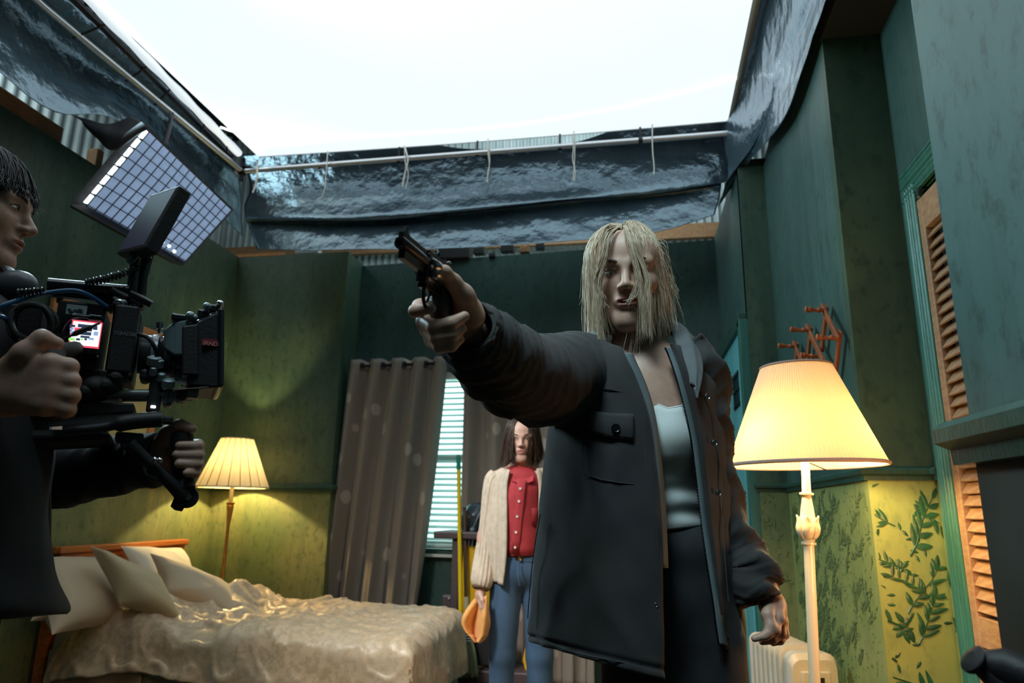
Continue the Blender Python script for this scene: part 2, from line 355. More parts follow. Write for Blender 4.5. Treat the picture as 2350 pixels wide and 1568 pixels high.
def fluted(name, a, b, w, across, out, mtl, parent):
    a = A(*a); b = A(*b); across = unit(across); out = unit(out); n = 33
    u = np.linspace(-.5, .5, n); h = .012+.008*(np.abs(np.sin(u*math.pi*5))**.6)*(np.abs(u) < .42)+.006*(np.abs(u) > .42)
    V = [np.concatenate([[p-across*w/2], p+across*u[:, None]*w+out*h[:, None], [p+across*w/2]]) for p in (a, b)]
    q = MB(); q.grid(np.array(V)); q.box((a+b)/2-out*.006, np.abs(across)*w+np.abs(b-a)+np.abs(out)*.024); return q.build(name, mtl, parent, angle=30)
fluted('door_casing', (.885, 2.180, 0), (.885, 2.180, 2.12), .096, (0, 1, 0), (-1, 0, 0), M['casing'], D2)
fluted('door_casing', (.885, 2.228, 2.13), (.885, 1.55, 2.13), .096, (0, 0, 1), (-1, 0, 0), M['casing'], D2)
m_ = MB(); m_.box((.868, 2.10, 2.065), (.014, .016, .03)); m_.build('hinge_pin', M['steel'], D2, smooth=False)
# ---------------- leafy print, raised like an embossed paper, on the lower right walls
def leaf(mb, o, ux, uz, n, L, wd, ang, lift=.0012):
    d = ux*math.cos(ang)+uz*math.sin(ang); s = -ux*math.sin(ang)+uz*math.cos(ang)
    t = np.array([0, .12, .35, .62, .85, 1.0]); wv = np.array([.05, .55, 1.0, .85, .45, .02])*wd/2
    V = np.stack([o+d*L*a+s*b+n*lift for a, b in list(zip(t, wv))+list(zip(t[::-1], -wv[::-1]))])
    mid = o+d*L*.5+n*(lift+.0012); k = len(V)
    mb.add(np.concatenate([V, [mid]]), [(i, (i+1) % k, k) for i in range(k)])
def sprig(mb, o, ux, uz, n, size, ang, rnd):
    pts = []; p = o.copy(); a = ang
    for i in range(7):
        pts.append(p+n*.0015); d = ux*math.cos(a)+uz*math.sin(a); p = p+d*size/6; a += rnd.uniform(-.16, .22)
    mb.tube(crv(pts, 14), np.linspace(.0032, .001, 14)*size/.2, 5)
    for i in range(1, 7):
        for sd in (-1, 1):
            if rnd.random() < .88:
                leaf(mb, pts[i], ux, uz, n, size*rnd.uniform(.22, .40), size*rnd.uniform(.07, .125), ang+sd*rnd.uniform(.55, .95))
    leaf(mb, pts[-1], ux, uz, n, size*.3, size*.1, a)
def flower(mb, o, ux, uz, n, size, rnd):
    for i in range(9): leaf(mb, o+ux*rnd.uniform(-.15, .15)*size+uz*rnd.uniform(-.15, .15)*size, ux, uz, n, size*rnd.uniform(.35, .6), size*rnd.uniform(.16, .26), rnd.uniform(0, 6.28))
def leaf_print(parent, org, ux, n, width, z0, z1, dens, size, mtl, rnd, extra=0):
    mb = MB(); uz = A(0, 0, 1); org = A(*org); ux = unit(ux); n = unit(n); k = int(width*(z1-z0)*dens)
    for i in range(k):
        u = rnd.uniform(-.10, width+.08); z = z0+(i+rnd.uniform(.2, .8))/k*(z1-z0)
        o = org+ux*u+uz*z
        s = size*rnd.uniform(.75, 1.3); ang = rnd.choice([-.6, 2.5, 2.3, 2.7, 1.0, -.4])
        sprig(mb, o, ux, uz, n, s, ang, rnd)
        if rnd.random() < .5: flower(mb, o, ux, uz, n, s*.42, rnd)
    for i in range(extra):
        leaf(mb, org+ux*rnd.uniform(.01, width-.01)+uz*rnd.uniform(z0, z1), ux, uz, n, size*.16, size*.06, rnd.uniform(0, 6.28))
    V = np.concatenate(mb.v); u = (V-org)@ux; ok = (u > .001) & (u < width-.001) & (V[:, 2] < 1.212) & (V[:, 2] > z0-.2)
    mb.f = [f for f in mb.f if all(ok[i] for i in f)]
    o = mb.build('leaf_print', mtl, parent, smooth=False); o['kind'] = 'stuff'; return o
rnd = random.Random(3)
M['leaf'] = mat('leaf_green', (.010, .055, .030), .3, col2=(.020, .095, .042), scale=30)
M['leaf_faded'] = mat('leaf_green_faded', (.085, .145, .06), .5, col2=(.14, .19, .075), scale=9)
low = lambda w_: [c for c in w_.children if c.name.startswith('wainscot')][0]
leaf_print(W_ret, (.70, 2.284, 0), (1, 0, 0), (0, -1, 0), .185, .35, 1.20, 130, .15, M['leaf'], rnd, 40)
leaf_print(W_al, (.885, 2.285, 0), (0, -1, 0), (-1, 0, 0), .08, .35, 1.20, 120, .09, M['leaf'], rnd, 14)
leaf_print(W_pier, (.696, 2.31, 0), (.03, 1, 0), (-1, .03, 0), 1.25, .3, 1.20, 150, .085, M['leaf_faded'], rnd, 700)
leaf_print([o for o in bpy.data.objects if o.name == 'wall_right_far_return'][0], (.60, 3.612, 0), (1, 0, 0), (0, -1, 0), .13, .2, 1.20, 75, .13, M['leaf_faded'], rnd, 20)
# ---------------- window with blind, curtain rod, curtains
def bw(x, z, off=0.0):                                     # a point on the slightly skewed back wall
    return A(x, 4.93-(x+2.09)*.0743-off, z)
M['pane'] = mat('window_glass_lit', (.8, .9, .9), .3, emit=(.62, 1.0, .97), estr=1.6)
m_ = MB(); m_.beam(bw(-1.66, 1.46, -.05), bw(-.66, 1.46, -.05), .01, 1.16); WN = struct(m_.build('window_1', M['pane'], smooth=False))
wp = mat('window_white_frame', (.75, .78, .74), .5)
for a, b in (((-1.70, .87), (-.62, .87)), ((-1.70, 2.06), (-.62, 2.06)), ((-1.69, .85), (-1.69, 2.08)), ((-.635, .85), (-.635, 2.08)), ((-1.70, 1.46), (-.62, 1.46)), ((-1.165, .87), (-1.165, 2.06))):
    m_ = MB(); m_.beam(bw(a[0], a[1], -.02), bw(b[0], b[1], -.02), .05, .05, up=(0, 0, 1) if a[1] == b[1] else (0, 1, 0)); m_.build('window_frame', wp, WN, smooth=False)
M['blind'], nt, b = newmat('blind_slat_white')
b.inputs['Base Color'].default_value = (.75, .82, .80, 1); b.inputs['Roughness'].default_value = .5
tr = nt.nodes.new('ShaderNodeBsdfTranslucent'); tr.inputs[0].default_value = (.72, .85, .83, 1); mx = nt.nodes.new('ShaderNodeMixShader'); mx.inputs[0].default_value = .5
lk(nt, b.outputs[0], mx.inputs[1]); lk(nt, tr.outputs[0], mx.inputs[2]); lk(nt, mx.outputs[0], nt.nodes['Material Output'].inputs[0])
BL = thing('window_blind', 'white horizontal slatted blind glowing between the grey curtains', 'blind', tuple(bw(-1.16, 2.08, .03)))
m_ = MB(); m_.beam(bw(-1.66, 2.06, .03), bw(-.66, 2.06, .03), .05, .05); m_.build('head_rail', wp, BL, smooth=False)
m_ = MB(); mid = bw(-1.16, 0, .03); V = []
for e in (-.5, .5):
    V.append([A(e, -.0743*e, 0)+A(.0743, 1, 0)*y+A(0, 0, z) for y, z in ((-.019, -.013), (-.008, -.0035), (.004, .003), (.018, .006), (.018, .0075), (.004, .0045), (-.008, -.002), (-.019, -.0115))])
m_.grid(np.array(V), cv=True); s0 = m_.build('slat', M['blind'], BL, angle=60)
for k in range(29):
    loc = (mid[0], mid[1], 2.02-.041*k); ro = (random.uniform(-.03, .03), random.uniform(-.003, .003), 0)
    if k == 0: s0.location = loc; WM[s0.name] = Matrix.Translation(s0.location)
    else: twin(s0, loc, BL, ro)
m_ = MB(); m_.beam(bw(-1.66, .80, .03), bw(-.66, .80, .03), .04, .018); m_.build('bottom_rail', wp, BL, smooth=False)
for x in (-1.45, -1.18, -.9): m_ = MB(); m_.tube([bw(x, 2.06, .052), bw(x, .80, .052)], .0018, 5); m_.build('ladder_cord', M['cord'], BL)
RODY = .16; RZ = 2.13
RD = thing('curtain_rod', 'dark metal curtain rod on the back wall above the window', 'curtain rod', tuple(bw(-1.1, RZ, RODY)))
m_ = MB(); m_.tube([bw(-2.03, RZ, RODY), bw(-.12, RZ, RODY)], .011, 12); m_.build('rod', M['gunmetal'], RD)
for x in (-2.04, -.11): m_ = MB(); m_.ball(bw(x, RZ, RODY), .02, 12, 8); m_.build('finial', M['gunmetal'], RD)
for x in (-2.0, -.2): m_ = MB(); m_.tube([bw(x, RZ, RODY), bw(x, RZ, 0)], .007, 8); m_.box(bw(x, RZ, .006), (.04, .01, .06)); m_.build('bracket', M['gunmetal'], RD)
# curtain cloth: grey taupe with a pale woven leaf
M['curtain'], nt, b = newmat('curtain_cloth')
mp = mapped(nt, (1, .0, .55)); vo = nt.nodes.new('ShaderNodeTexVoronoi'); vo.inputs['Scale'].default_value = 8.5; vo.inputs['Randomness'].default_value = .85; lk(nt, mp, vo.inputs['Vector'])
c = mix_rgb(nt, ramp(nt, vo.outputs['Distance'], .20, .25, .8, 0), (.32, .28, .235), (.64, .58, .50))
wv = noise(nt, mapped(nt, (60, 60, 3)), 3, 3); c = mix_rgb(nt, ramp(nt, wv, .4, .65, 0, .25), c, (.22, .19, .16))
lk(nt, c, b.inputs['Base Color']); b.inputs['Roughness'].default_value = .75; b.inputs['Sheen Weight'].default_value = .3
tr = nt.nodes.new('ShaderNodeBsdfTranslucent'); lk(nt, c, tr.inputs[0]); mx = nt.nodes.new('ShaderNodeMixShader'); mx.inputs[0].default_value = .25
lk(nt, b.outputs[0], mx.inputs[1]); lk(nt, tr.outputs[0], mx.inputs[2]); lk(nt, mx.outputs[0], nt.nodes['Material Output'].inputs[0])
def curtain(label, top, bot, folds, seed, amp=.055):
    """top/bot = x extents at the rod and at the hem"""
    n, m = 150, 50; u = np.linspace(0, 1, n); V = np.zeros((m, n, 3))
    for j in range(m):
        v = j/(m-1); z = RZ+.045-v*(RZ+.045-.06)
        x0 = top[0]+(bot[0]-top[0])*v**1.15; x1 = top[1]+(bot[1]-top[1])*v**1.1
        ph = folds*u*6.283+1.1*np.sin(u*5+seed)*v+.5*np.sin(3*v+seed)
        x = x0+(x1-x0)*(u+.018*np.sin(2*ph)*v); a = amp*(1-.25*v+.25*np.sin(u*9+seed)*v)
        off = RODY+a*np.sin(ph)+.012*np.sin(3*ph+2*v)*v
        V[j] = np.stack([x, 4.93-(x+2.09)*.0743-off, 0*x+z+.006*np.cos(2*ph)*(j == 0)], 1)
    q = MB(); q.grid(V); o = q.build('curtain', M['curtain'], angle=80, solid=.003); tag(o, label, 'curtain', None)
    for k in range(int(folds*2)):
        uu = (k*.5+.5)/folds
        if uu < .99:
            x = top[0]+(top[1]-top[0])*uu; p = bw(x, RZ, RODY); g = MB(); a = np.linspace(0, 6.283, 19)[:-1]
            ax = unit(A(.55*(1 if k % 2 else -1), 1, 0)); sx = unit(np.cross(A(0, 0, 1), ax))
            g.tube([p+sx*.022*math.cos(t)+A(0, 0, .022*math.sin(t)) for t in a], .006, 6, closed=True); g.build('grommet', M['gunmetal'], o)
    return o
curtain('grey leaf print curtain panel hanging left of the glowing blind', (-2.05, -1.30), (-2.16, -1.47), 4.5, .4)
curtain('grey leaf print curtain panel hanging right of the blind behind the red shirt', (-1.16, -.25), (-1.16, -.28), 5.0, 2.1)
# ================================================================== overhead: diffusion cloth, frame, black sheeting
M['cloth'] = mat('diffusion_cloth_lit', (.8, .84, .84), .9, emit=CLOTH_EMIT[0], estr=CLOTH_EMIT[1])
CZ = 3.34
xl, xr, yb, yf = -2.37, .60, 3.78, -.2
n = 40; u = np.linspace(0, 1, n)
V = np.zeros((n, n, 3))
for i in range(n):
    y = yb+(yf-yb)*u[i]; xa = xl+.02*u[i]; xb = xr-.07*u[i]
    V[i, :, 0] = xa+(xb-xa)*u; V[i, :, 1] = y+.02*np.sin(u*3.1)*(1-u[i]); V[i, :, 2] = CZ-.05*np.sin(u*math.pi)*np.sin(u[i]*math.pi)
DC = thing('diffusion_cloth', 'large glowing white diffusion cloth stretched overhead in a pipe frame', 'diffusion cloth', (-.9, 2.4, CZ))
q = MB(); q.grid(V[:, ::-1]); q.build('cloth', M['cloth'], DC, solid=.004)
q = MB(); e = V[:, -1]; q.grid(np.stack([e+A(-.01, 0, -.004), e+A(.025, 0, -.006)])); q.build('edge_tape', mat('grey_webbing', (.40, .38, .32), .9), DC, solid=.003)
q = MB(); e = V[0]; q.grid(np.stack([e+A(0, .006, -.002), e+A(0, -.008, -.006)])); q.build('edge_hem', mat('hem_white', (.6, .62, .6), .9), DC, solid=.002)
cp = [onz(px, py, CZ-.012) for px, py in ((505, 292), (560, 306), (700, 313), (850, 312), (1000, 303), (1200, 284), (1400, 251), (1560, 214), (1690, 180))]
q = MB(); q.tube(crv(cp, 60), .0075, 8); q.build('slack_cord', mat('cord_painted_glow', (.85, .85, .82), .8, emit=(.95, .98, 1.0), estr=1.4), DC)  # cord is no lamp; its extra glow is painted in as emission
FR = thing('pipe_frame', 'steel pipe frame holding the overhead white cloth', 'frame', (-.9, 3.78, 3.25))
PZ = 3.25
pa, pb = onz(556, 393, PZ), onz(1712, 303, PZ)
q = MB(); q.tube([pa-A(.05, 0, 0), pb+A(.06, 0, 0)], .017, 14); q.build('back_pipe', M['pipe'], FR)
q = MB(); q.tube([pa, onz(100, 14, PZ), A(pa[0]+.05, .6, PZ)], .017, 14); q.build('left_pipe', M['pipe'], FR)
q = MB(); ra = onz(1790, -6, PZ+.02); q.tube([pb, ra, ra+(ra-pb)*1.2], .015, 14); q.build('right_pipe', mat('pipe_dark', (.08, .09, .10), .3, .7), FR)
# the cloth's left edge is rolled round a second pipe and lashed with bands
la, lb = onz(548, 352, CZ-.01), onz(196, -10, CZ-.01)
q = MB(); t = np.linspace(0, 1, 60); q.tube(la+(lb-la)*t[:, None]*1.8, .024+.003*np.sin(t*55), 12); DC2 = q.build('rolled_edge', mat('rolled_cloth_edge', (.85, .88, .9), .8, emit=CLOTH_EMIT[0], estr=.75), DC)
q = MB(); q.tube([la-A(.05, 0, .02), lb+(lb-la)*.8-A(.05, 0, .02)], .014, 10); q.build('upper_left_pipe', M['gunmetal'], FR)
def band(p, q_, r=.012):
    b_ = MB(); b_.tube([A(*p), (A(*p)+A(*q_))/2+A(0, 0, -.004), A(*q_)], r*.45, 6); return b_.build('band', M['black'], FR)
for f in (.10, .28, .52, .66, .88):
    p = la+(lb-la)*f; g = pa+(onz(100, 14, PZ)-pa)*f; band(p+A(0, 0, .0), g+A(-.02, 0, -.02))
for px, py in ((735, 380), (915, 366), (1095, 352), (1285, 337), (1470, 322)):
    p = onz(px, py, PZ); b_ = MB(); b_.tube([p+A(-.012, 0, 0), p+A(.012, 0, 0)], .0195, 12); b_.tube([p+A(0, 0, .0), p+A(0, .0, .09)], .006, 6); b_.build('band', M['black'], FR)
for c0 in (pa, pb):
    b_ = MB(); b_.ball(c0, .032, 12, 8); b_.tube([c0+A(0, 0, -.07), c0+A(0, 0, .09)], .011, 8); b_.tube([c0+A(-.06, .01, .03), c0+A(.05, .01, .03)], .009, 8); b_.build('corner_clamp', M['gunmetal'], FR)
# white ties hanging from the cloth's back edge
def tie(pts, r=.0055, flat=1.0):
    b_ = MB()
    for P in pts:
        P = [onz(P[0][0], P[0][1], CZ-.006)]+[ony(x, y, yb-.045) for x, y in P[1:]]
        b_.tube(crv(P, 14), r, 6, flat=.55)
    return b_.build('tie', M['white_tie'], DC)
tie([[(752, 346), (750, 378), (748, 400), (746, 430), (738, 455)]])
tie([[(928, 334), (933, 352), (936, 368), (930, 395), (923, 428)], [(928, 334), (930, 372), (937, 400), (931, 434)]])
tie([[(1120, 318), (1122, 345), (1124, 372), (1119, 400), (1119, 420)], [(1120, 318), (1120, 350), (1123, 380), (1117, 418)]])
tie([[(1317, 300), (1316, 340), (1314, 365), (1320, 392), (1318, 417)], [(1317, 300), (1319, 340), (1318, 380), (1315, 415)]])
tie([[(1497, 285), (1497, 320), (1498, 350), (1501, 380), (1501, 402)]], .007)
tie([[(590, 368), (590, 400), (586, 425), (580, 442)]], .006)
tie([[(1683, 268), (1690, 290), (1696, 310)]], .006)
# ---------------- black plastic sheeting
def sheet(name, label, rows, nu, nv, wr, seed, freq=6.0, fine=.35, mtl=None, stretch=(1, 1, 1)):
    """rows = curves (equal numbers of points) from the top edge to the free edge"""
    R = np.stack([crv(r, nu) for r in rows]); V = np.stack([crv(R[:, k], nv) for k in range(nu)], 1)
    du = np.gradient(V, axis=1); dv = np.gradient(V, axis=0); N = np.cross(du, dv); N /= np.linalg.norm(N, axis=2)[..., None]+1e-9
    P = V.reshape(-1, 3); v = np.repeat(np.linspace(0, 1, nv), nu)
    a = waves(P, freq, seed, 8, stretch); b_ = waves(P, freq*2.7, seed+1, 9, stretch); c_ = waves(P, freq*6, seed+2, 9, stretch)
    h = wr*(a+fine*np.abs(b_)*1.2+fine*.45*np.abs(c_))*(.25+.75*np.sin(np.clip(v, 0, 1)*math.pi*.9)**.7)
    V = (P+N.reshape(-1, 3)*h[:, None]).reshape(nv, nu, 3)
    q = MB(); q.grid(V); o = q.build(name, mtl or M['plastic'], angle=180, solid=.0015); return tag(o, label, 'plastic sheet')
_b = lambda pts, d: [ony(x, y, 3.98+dd) for (x, y), dd in zip(pts, d)]
sheet('plastic_sheet', 'black plastic sheet hanging behind the pipe along the back wall',
      [[A(-2.62, 3.95, 3.47), A(-1.9, 3.96, 3.47), A(-1.4, 3.95, 3.46), A(-.95, 3.95, 3.375), A(-.35, 3.95, 3.37), A(0, 3.95, 3.45), A(.5, 3.94, 3.47), A(.72, 3.93, 3.47)],
       _b([(572, 425), (800, 405), (1000, 395), (1250, 365), (1500, 345), (1700, 330)], [-.04, -.03, -.02, -.03, -.01, -.03]),
       _b([(560, 470), (800, 465), (1000, 455), (1250, 430), (1500, 405), (1690, 390)], [-.06, -.05, -.06, -.05, -.06, -.05]),
       _b([(565, 503), (800, 502), (1000, 488), (1250, 463), (1500, 441), (1660, 420)], [-.07, -.09, -.10, -.10, -.08, -.06]),
       _b([(568, 512), (800, 511), (1000, 497), (1250, 472), (1500, 449), (1655, 430)], [-.03, .0, .0, .0, .0, -.02]),
       _b([(580, 545), (800, 544), (1000, 540), (1250, 524), (1500, 494), (1650, 458)], [-.05, -.04, -.04, -.04, -.04, -.04]),
       _b([(592, 574), (800, 574), (1000, 572), (1300, 553), (1500, 533), (1640, 492)], [-.08, -.09, -.09, -.09, -.09, -.07])], 170, 80, .009, 11, 5.0, .45)
_l = lambda pts, d: [onx(x, y, -2.62-dd) for (x, y), dd in zip(pts, d)]
sheet('plastic_sheet', 'black plastic sheet hanging along the left wall above the light panel',
      [[A(-2.62, 3.95, 3.38), A(-2.56, 3.2, 3.42), A(-2.56, 2.6, 3.42), A(-2.56, 2.0, 3.42), A(-2.56, 1.2, 3.42)],
       _l([(545, 412), (330, 225), (120, 80), (-60, -60), (-400, -330)], [.05, .05, .05, .05, .05]),
       _l([(550, 460), (320, 262), (110, 150), (-60, 40), (-400, -200)], [.05, .05, .06, .05, .05]),
       _l([(552, 500), (310, 285), (150, 215), (-60, 95), (-400, -120)], [.03, .01, .01, .02, .02]),
       _l([(556, 545), (300, 300), (120, 256), (-60, 125), (-400, -70)], [.0, -.02, -.02, -.02, -.02])], 150, 56, .012, 21, 5.5, .6, stretch=(1, .7, .8))
_r = lambda pts, d: [onx(x, y, .655+dd) for (x, y), dd in zip(pts, d)]
sheet('plastic_sheet', 'black plastic sheet bunched along the top of the right wall',
      [[A(.57, 3.90, 3.40), A(.62, 3.55, 3.42), A(.63, 3.0, 3.42), A(.63, 2.4, 3.42), A(.64, 1.6, 3.42)],
       _r([(1668, 395), (1730, 300), (1775, 130), (1830, -20), (1960, -420)], [-.10, -.01, -.01, -.01, -.01]),
       _r([(1660, 440), (1728, 345), (1790, 200), (1862, -10), (2010, -420)], [-.10, .0, .01, .01, .01]),
       _r([(1648, 478), (1722, 366), (1800, 265), (1893, 0), (2050, -420)], [-.10, -.005, .0, .0, .0])], 150, 50, .013, 31, 7.0, .6, stretch=(1, .45, 1))
# dark torn corner of felt behind the right end of the plastic
# ---------------- quilted light panel under the left sheeting
c_t, c_l, c_b, c_r = [hp(330, 292, 3.0), hp(186, 464, 2.93), hp(424, 600, 3.28), hp(530, 482, 3.46)]
LP = thing('light_panel', 'hanging light panel with a grid cloth front glowing pale blue, upper left', 'light panel', tuple((c_t+c_b)/2))
def quad(s_, t_): return c_t*(1-s_)*(1-t_)+c_l*(1-s_)*t_+c_b*s_*t_+c_r*s_*(1-t_)    # s along the long side, t along the short
nrm = unit(np.cross(c_b-c_t, c_r-c_l)); nrm = nrm if nrm@(EYE-c_t) > 0 else -nrm
M['led'] = mat('led_diffuser', (.13, .17, .24), .8, col2=(.22, .28, .38), scale=7, emit=(.44, .64, .98), estr=.34, bump=.4, bscale=5, bdist=.03)
ns, nt_ = 49, 41; S_, T_ = np.meshgrid(np.linspace(.05, 1, ns), np.linspace(0, 1, nt_), indexing='ij')
V = quad(S_[..., None], T_[..., None]); puff = .010*np.abs(np.sin(S_*math.pi*13))*np.abs(np.sin(T_*math.pi*8)); sag = .03*np.sin(T_*math.pi)*np.sin(S_*math.pi)
q = MB(); q.grid(V+nrm*(puff+sag)[..., None]); q.build('grid_cloth', M['led'], LP)
q = MB(); back = [quad(s_, t_)-nrm*.16+(quad(.5, .5)-quad(s_, t_))*.12 for s_, t_ in ((-.05, -.05), (-.05, 1.05), (1.03, 1.05), (1.03, -.05))]; front = [quad(s_, t_)-nrm*.02 for s_, t_ in ((-.05, -.06), (-.05, 1.06), (1.03, 1.06), (1.03, -.06))]
q.add(back+front, [(0, 1, 2, 3), (7, 6, 5, 4), (0, 4, 5, 1), (1, 5, 6, 2), (2, 6, 7, 3), (3, 7, 4, 0)]); q.build('housing', M['black'], LP, smooth=False)
for k in range(14):
    s_ = .05+.95*k/13; t = np.linspace(-.02, 1.02, 24); P = quad(np.full((24, 1), s_), t[:, None])+nrm*(.012+.03*np.sin(np.clip(t, 0, 1)*math.pi)*math.sin(s_*math.pi))[:, None]
    q = MB(); q.tube(P, .0027, 6); q.build('grid_strip', M['black'], LP)
for k in range(9):
    t_ = k/8; s = np.linspace(.03, 1.0, 30); P = quad(s[:, None], np.full((30, 1), t_))+nrm*(.012+.03*np.sin(np.clip(s, 0, 1)*math.pi)*math.sin(t_*math.pi))[:, None]
    q = MB(); q.tube(P, .0027, 6); q.build('grid_strip', M['black'], LP)
M['led_hot'] = mat('led_hot', (.9, .95, 1), .5, emit=(.85, .97, 1.0), estr=2.6)
for k in range(8):
    q = MB(); P = [quad(.015, (k+.10)/8), quad(.015, (k+.90)/8), quad(.05, (k+.90)/8), quad(.05, (k+.10)/8)]
    q.add([p+nrm*.006 for p in P]+[p-nrm*.004 for p in P], [(0, 1, 2, 3), (7, 6, 5, 4), (0, 4, 5, 1), (1, 5, 6, 2), (2, 6, 7, 3), (3, 7, 4, 0)]); q.build('lit_cell', M['led_hot'], LP, smooth=False)
for px, py in ((373, 555), (388, 565), (400, 577)):
    q = MB(); q.ball(hp(px, py, 3.18), .008, 10, 8); q.build('lit_cell', M['led_hot'], LP)
q = MB(); top = quad(.4, .2)-nrm*.17; q.tube([top, top+A(0, .05, .35), (pa+(onz(100, 14, PZ)-pa)*.45)], .012, 8); q.build('hanger', M['gunmetal'], LP)
# black rag drooping over the panel's top corner
V = [[hp(300, 268, 2.92), hp(250, 285, 2.9), hp(205, 275, 2.9), hp(160, 262, 2.92)], [hp(335, 290, 2.9), hp(280, 310, 2.88), hp(225, 300, 2.88), hp(185, 276, 2.9)], [hp(318, 300, 2.94), hp(260, 345, 2.9), hp(225, 318, 2.9), hp(190, 285, 2.92)]]
sheet('black_cloth', 'black cloth drooping beside the top corner of the light panel', V, 40, 20, .01, 41, 9, .4, M['black'])['category'] = 'cloth'
# ---------------- dark gear sitting on the top of the back wall
GB = thing('equipment_case', 'black equipment case resting on top of the back wall', 'case', tuple(ony(1040, 585, 4.9)))
a, b = ony(1002, 596, 4.88), ony(1080, 566, 4.88)
q = MB(); q.box(((a[0]+b[0])/2, 4.9, (a[2]+b[2])/2+.01), (b[0]-a[0], .14, b[2]-a[2]+.05)); q.build('body', M['black'], GB, smooth=False, bevel=.008)
q = MB(); p = ony(998, 588, 4.82); q.tube([p, p+A(.03, 0, .03), p+A(.01, 0, .06)], .009, 8); q.build('latch', M['steel'], GB)
CL = thing('clamp_cluster', 'cluster of dark clamps on the back wall right of the black case', 'clamp', tuple(ony(1170, 580, 4.86)))
for px, py, s in ((1100, 578, .05), (1130, 588, .03), (1165, 572, .06), (1205, 575, .045), (1240, 568, .04)):
    p = ony(px, py, 4.86); q = MB(); q.box(p, (s*1.6, .06, s), tint=0); q.tube([p+A(-s, 0, 0), p+A(s*.6, 0, s*.9)], s*.22, 8); q.build('clamp', M['black'] if px != 1205 else M['plywood'], CL, smooth=True, bevel=.004)
# ================================================================== bed, lamps, heater, rack, picture, cart
BX0, BX1, BY0, BY1, BZ = -2.90, -1.04, 3.28, 4.27, .50
BED = thing('bed', 'single bed with orange pine headboard against the left green wall', 'bed', (-1.95, 3.78, 0))
hb = MB(); hb.box((-2.945, 3.785, .55), (.03, 1.0, .58)); HB = hb.build('headboard', M['headboard'], BED, smooth=False, bevel=.004)
hb = MB(); hb.box((-2.935, 3.785, .878), (.07, 1.06, .035)); hb.box((-2.937, 3.785, .845), (.05, 1.03, .03)); hb.build('top_rail', M['headboard'], HB, smooth=False, bevel=.006)
for y in (3.30, 4.27): hb = MB(); hb.box((-2.94, y, .43), (.055, .06, .86)); hb.build('post', M['headboard'], HB, smooth=False, bevel=.004)
M['ticking'] = mat('mattress_ticking', (.55, .56, .55), .8, bump=.1, bscale=60)
q = MB(); q.box(((BX0+BX1)/2, (BY0+BY1)/2, .40), (BX1-BX0-.06, BY1-BY0-.05, .20)); q.build('mattress', M['ticking'], BED, smooth=False, bevel=.05)
q = MB(); q.box(((BX0+BX1)/2, (BY0+BY1)/2, .19), (BX1-BX0-.10, BY1-BY0-.09, .22)); q.build('box_base', M['ticking'], BED, smooth=False, bevel=.01)
for x in (BX0+.1, BX1-.1):
    for y in (BY0+.1, BY1-.1): q = MB(); q.tube([(x, y, 0), (x, y, .09)], .025, 10); q.build('leg', M['headboard'], BED)
M['skirt'] = mat('bed_skirt_cloth', (.30, .32, .25), .7, col2=(.40, .40, .31), scale=14, bump=.2, bscale=90, sheen=.3)
def skirt(path, name='bed_skirt'):
    P = lin(path, 420); s = np.concatenate([[0], np.cumsum(np.linalg.norm(np.diff(P, axis=0), axis=1))]); t = np.gradient(P, axis=0); t /= np.linalg.norm(t, axis=1)[:, None]
    nn = np.stack([t[:, 1], -t[:, 0], 0*s], 1); rows = []
    for v in np.linspace(0, 1, 8):
        w_ = .004+.020*v*(.6+.4*np.sin(s*4)); a = np.sin(s/.105*6.283)
        rows.append(P+nn*(w_*np.sign(a)*np.abs(a)**.45+.010*v*np.sin(s*11))[:, None]+A(0, 0, 1)*(.40-.385*v))
    q = MB(); q.grid(np.array(rows)); q.build(name, M['skirt'], BED, angle=180, solid=.002)
skirt([(BX0, BY0+.005, 0), (BX1-.005, BY0+.005, 0), (BX1-.005, BY1, 0)])
# ---- comforter: a rumpled satin quilt, hanging over the near side and the foot
M['satin'], nt, b = newmat('comforter_satin')
br = nt.nodes.new('ShaderNodeTexVoronoi'); br.inputs['Scale'].default_value = 17; br.feature = 'SMOOTH_F1'; lk(nt, mapped(nt, (1, 1, 1)), br.inputs['Vector'])
n1 = noise(nt, mapped(nt), 34, 3); n3 = noise(nt, mapped(nt), 3, 3)
c = mix_rgb(nt, ramp(nt, n1, .46, .56), (.66, .49, .31), (.52, .38, .23)); c = mix_rgb(nt, ramp(nt, n3, .45, .7, 0, .5), c, (.52, .45, .33))
lk(nt, c, b.inputs['Base Color']); b.inputs['Sheen Weight'].default_value = .25
lk(nt, ramp(nt, n1, .4, .6, .34, .55), b.inputs['Roughness'])
bp = nt.nodes.new('ShaderNodeBump'); bp.inputs['Strength'].default_value = .35; bp.inputs['Distance'].default_value = .006; lk(nt, n1, bp.inputs['Height']); lk(nt, bp.outputs[0], b.inputs['Normal'])
nu, nv = 260, 170
s = np.linspace(0, 1, nu); t = np.linspace(0, 1, nv); S_, T_ = np.meshgrid(s, t, indexing='ij')
x = -2.56+S_*(BX1+.30+2.56); y = BY1+.04-T_*(BY1+.04-BY0+.215)      # cloth coordinates: beyond the edges = hanging length
x = x+(.14*np.sin(T_*4+1.0)-.17*smooth(T_, .72, 1))*(1-S_)**2                               # wandering head edge
rad = .085
def drop(e):                                                           # rounded shoulder, then a hang
    e = np.asarray(e); a = np.clip(e/rad, 0, math.pi/2); o = np.where(e > 0, rad*np.sin(a), e); d = np.where(e > 0, rad*(1-np.cos(a))+np.maximum(0, e-rad*math.pi/2), 0); return o, d
ox, dx = drop(x-(BX1-.07)); oy, dy = drop((BY0+.07)-y)
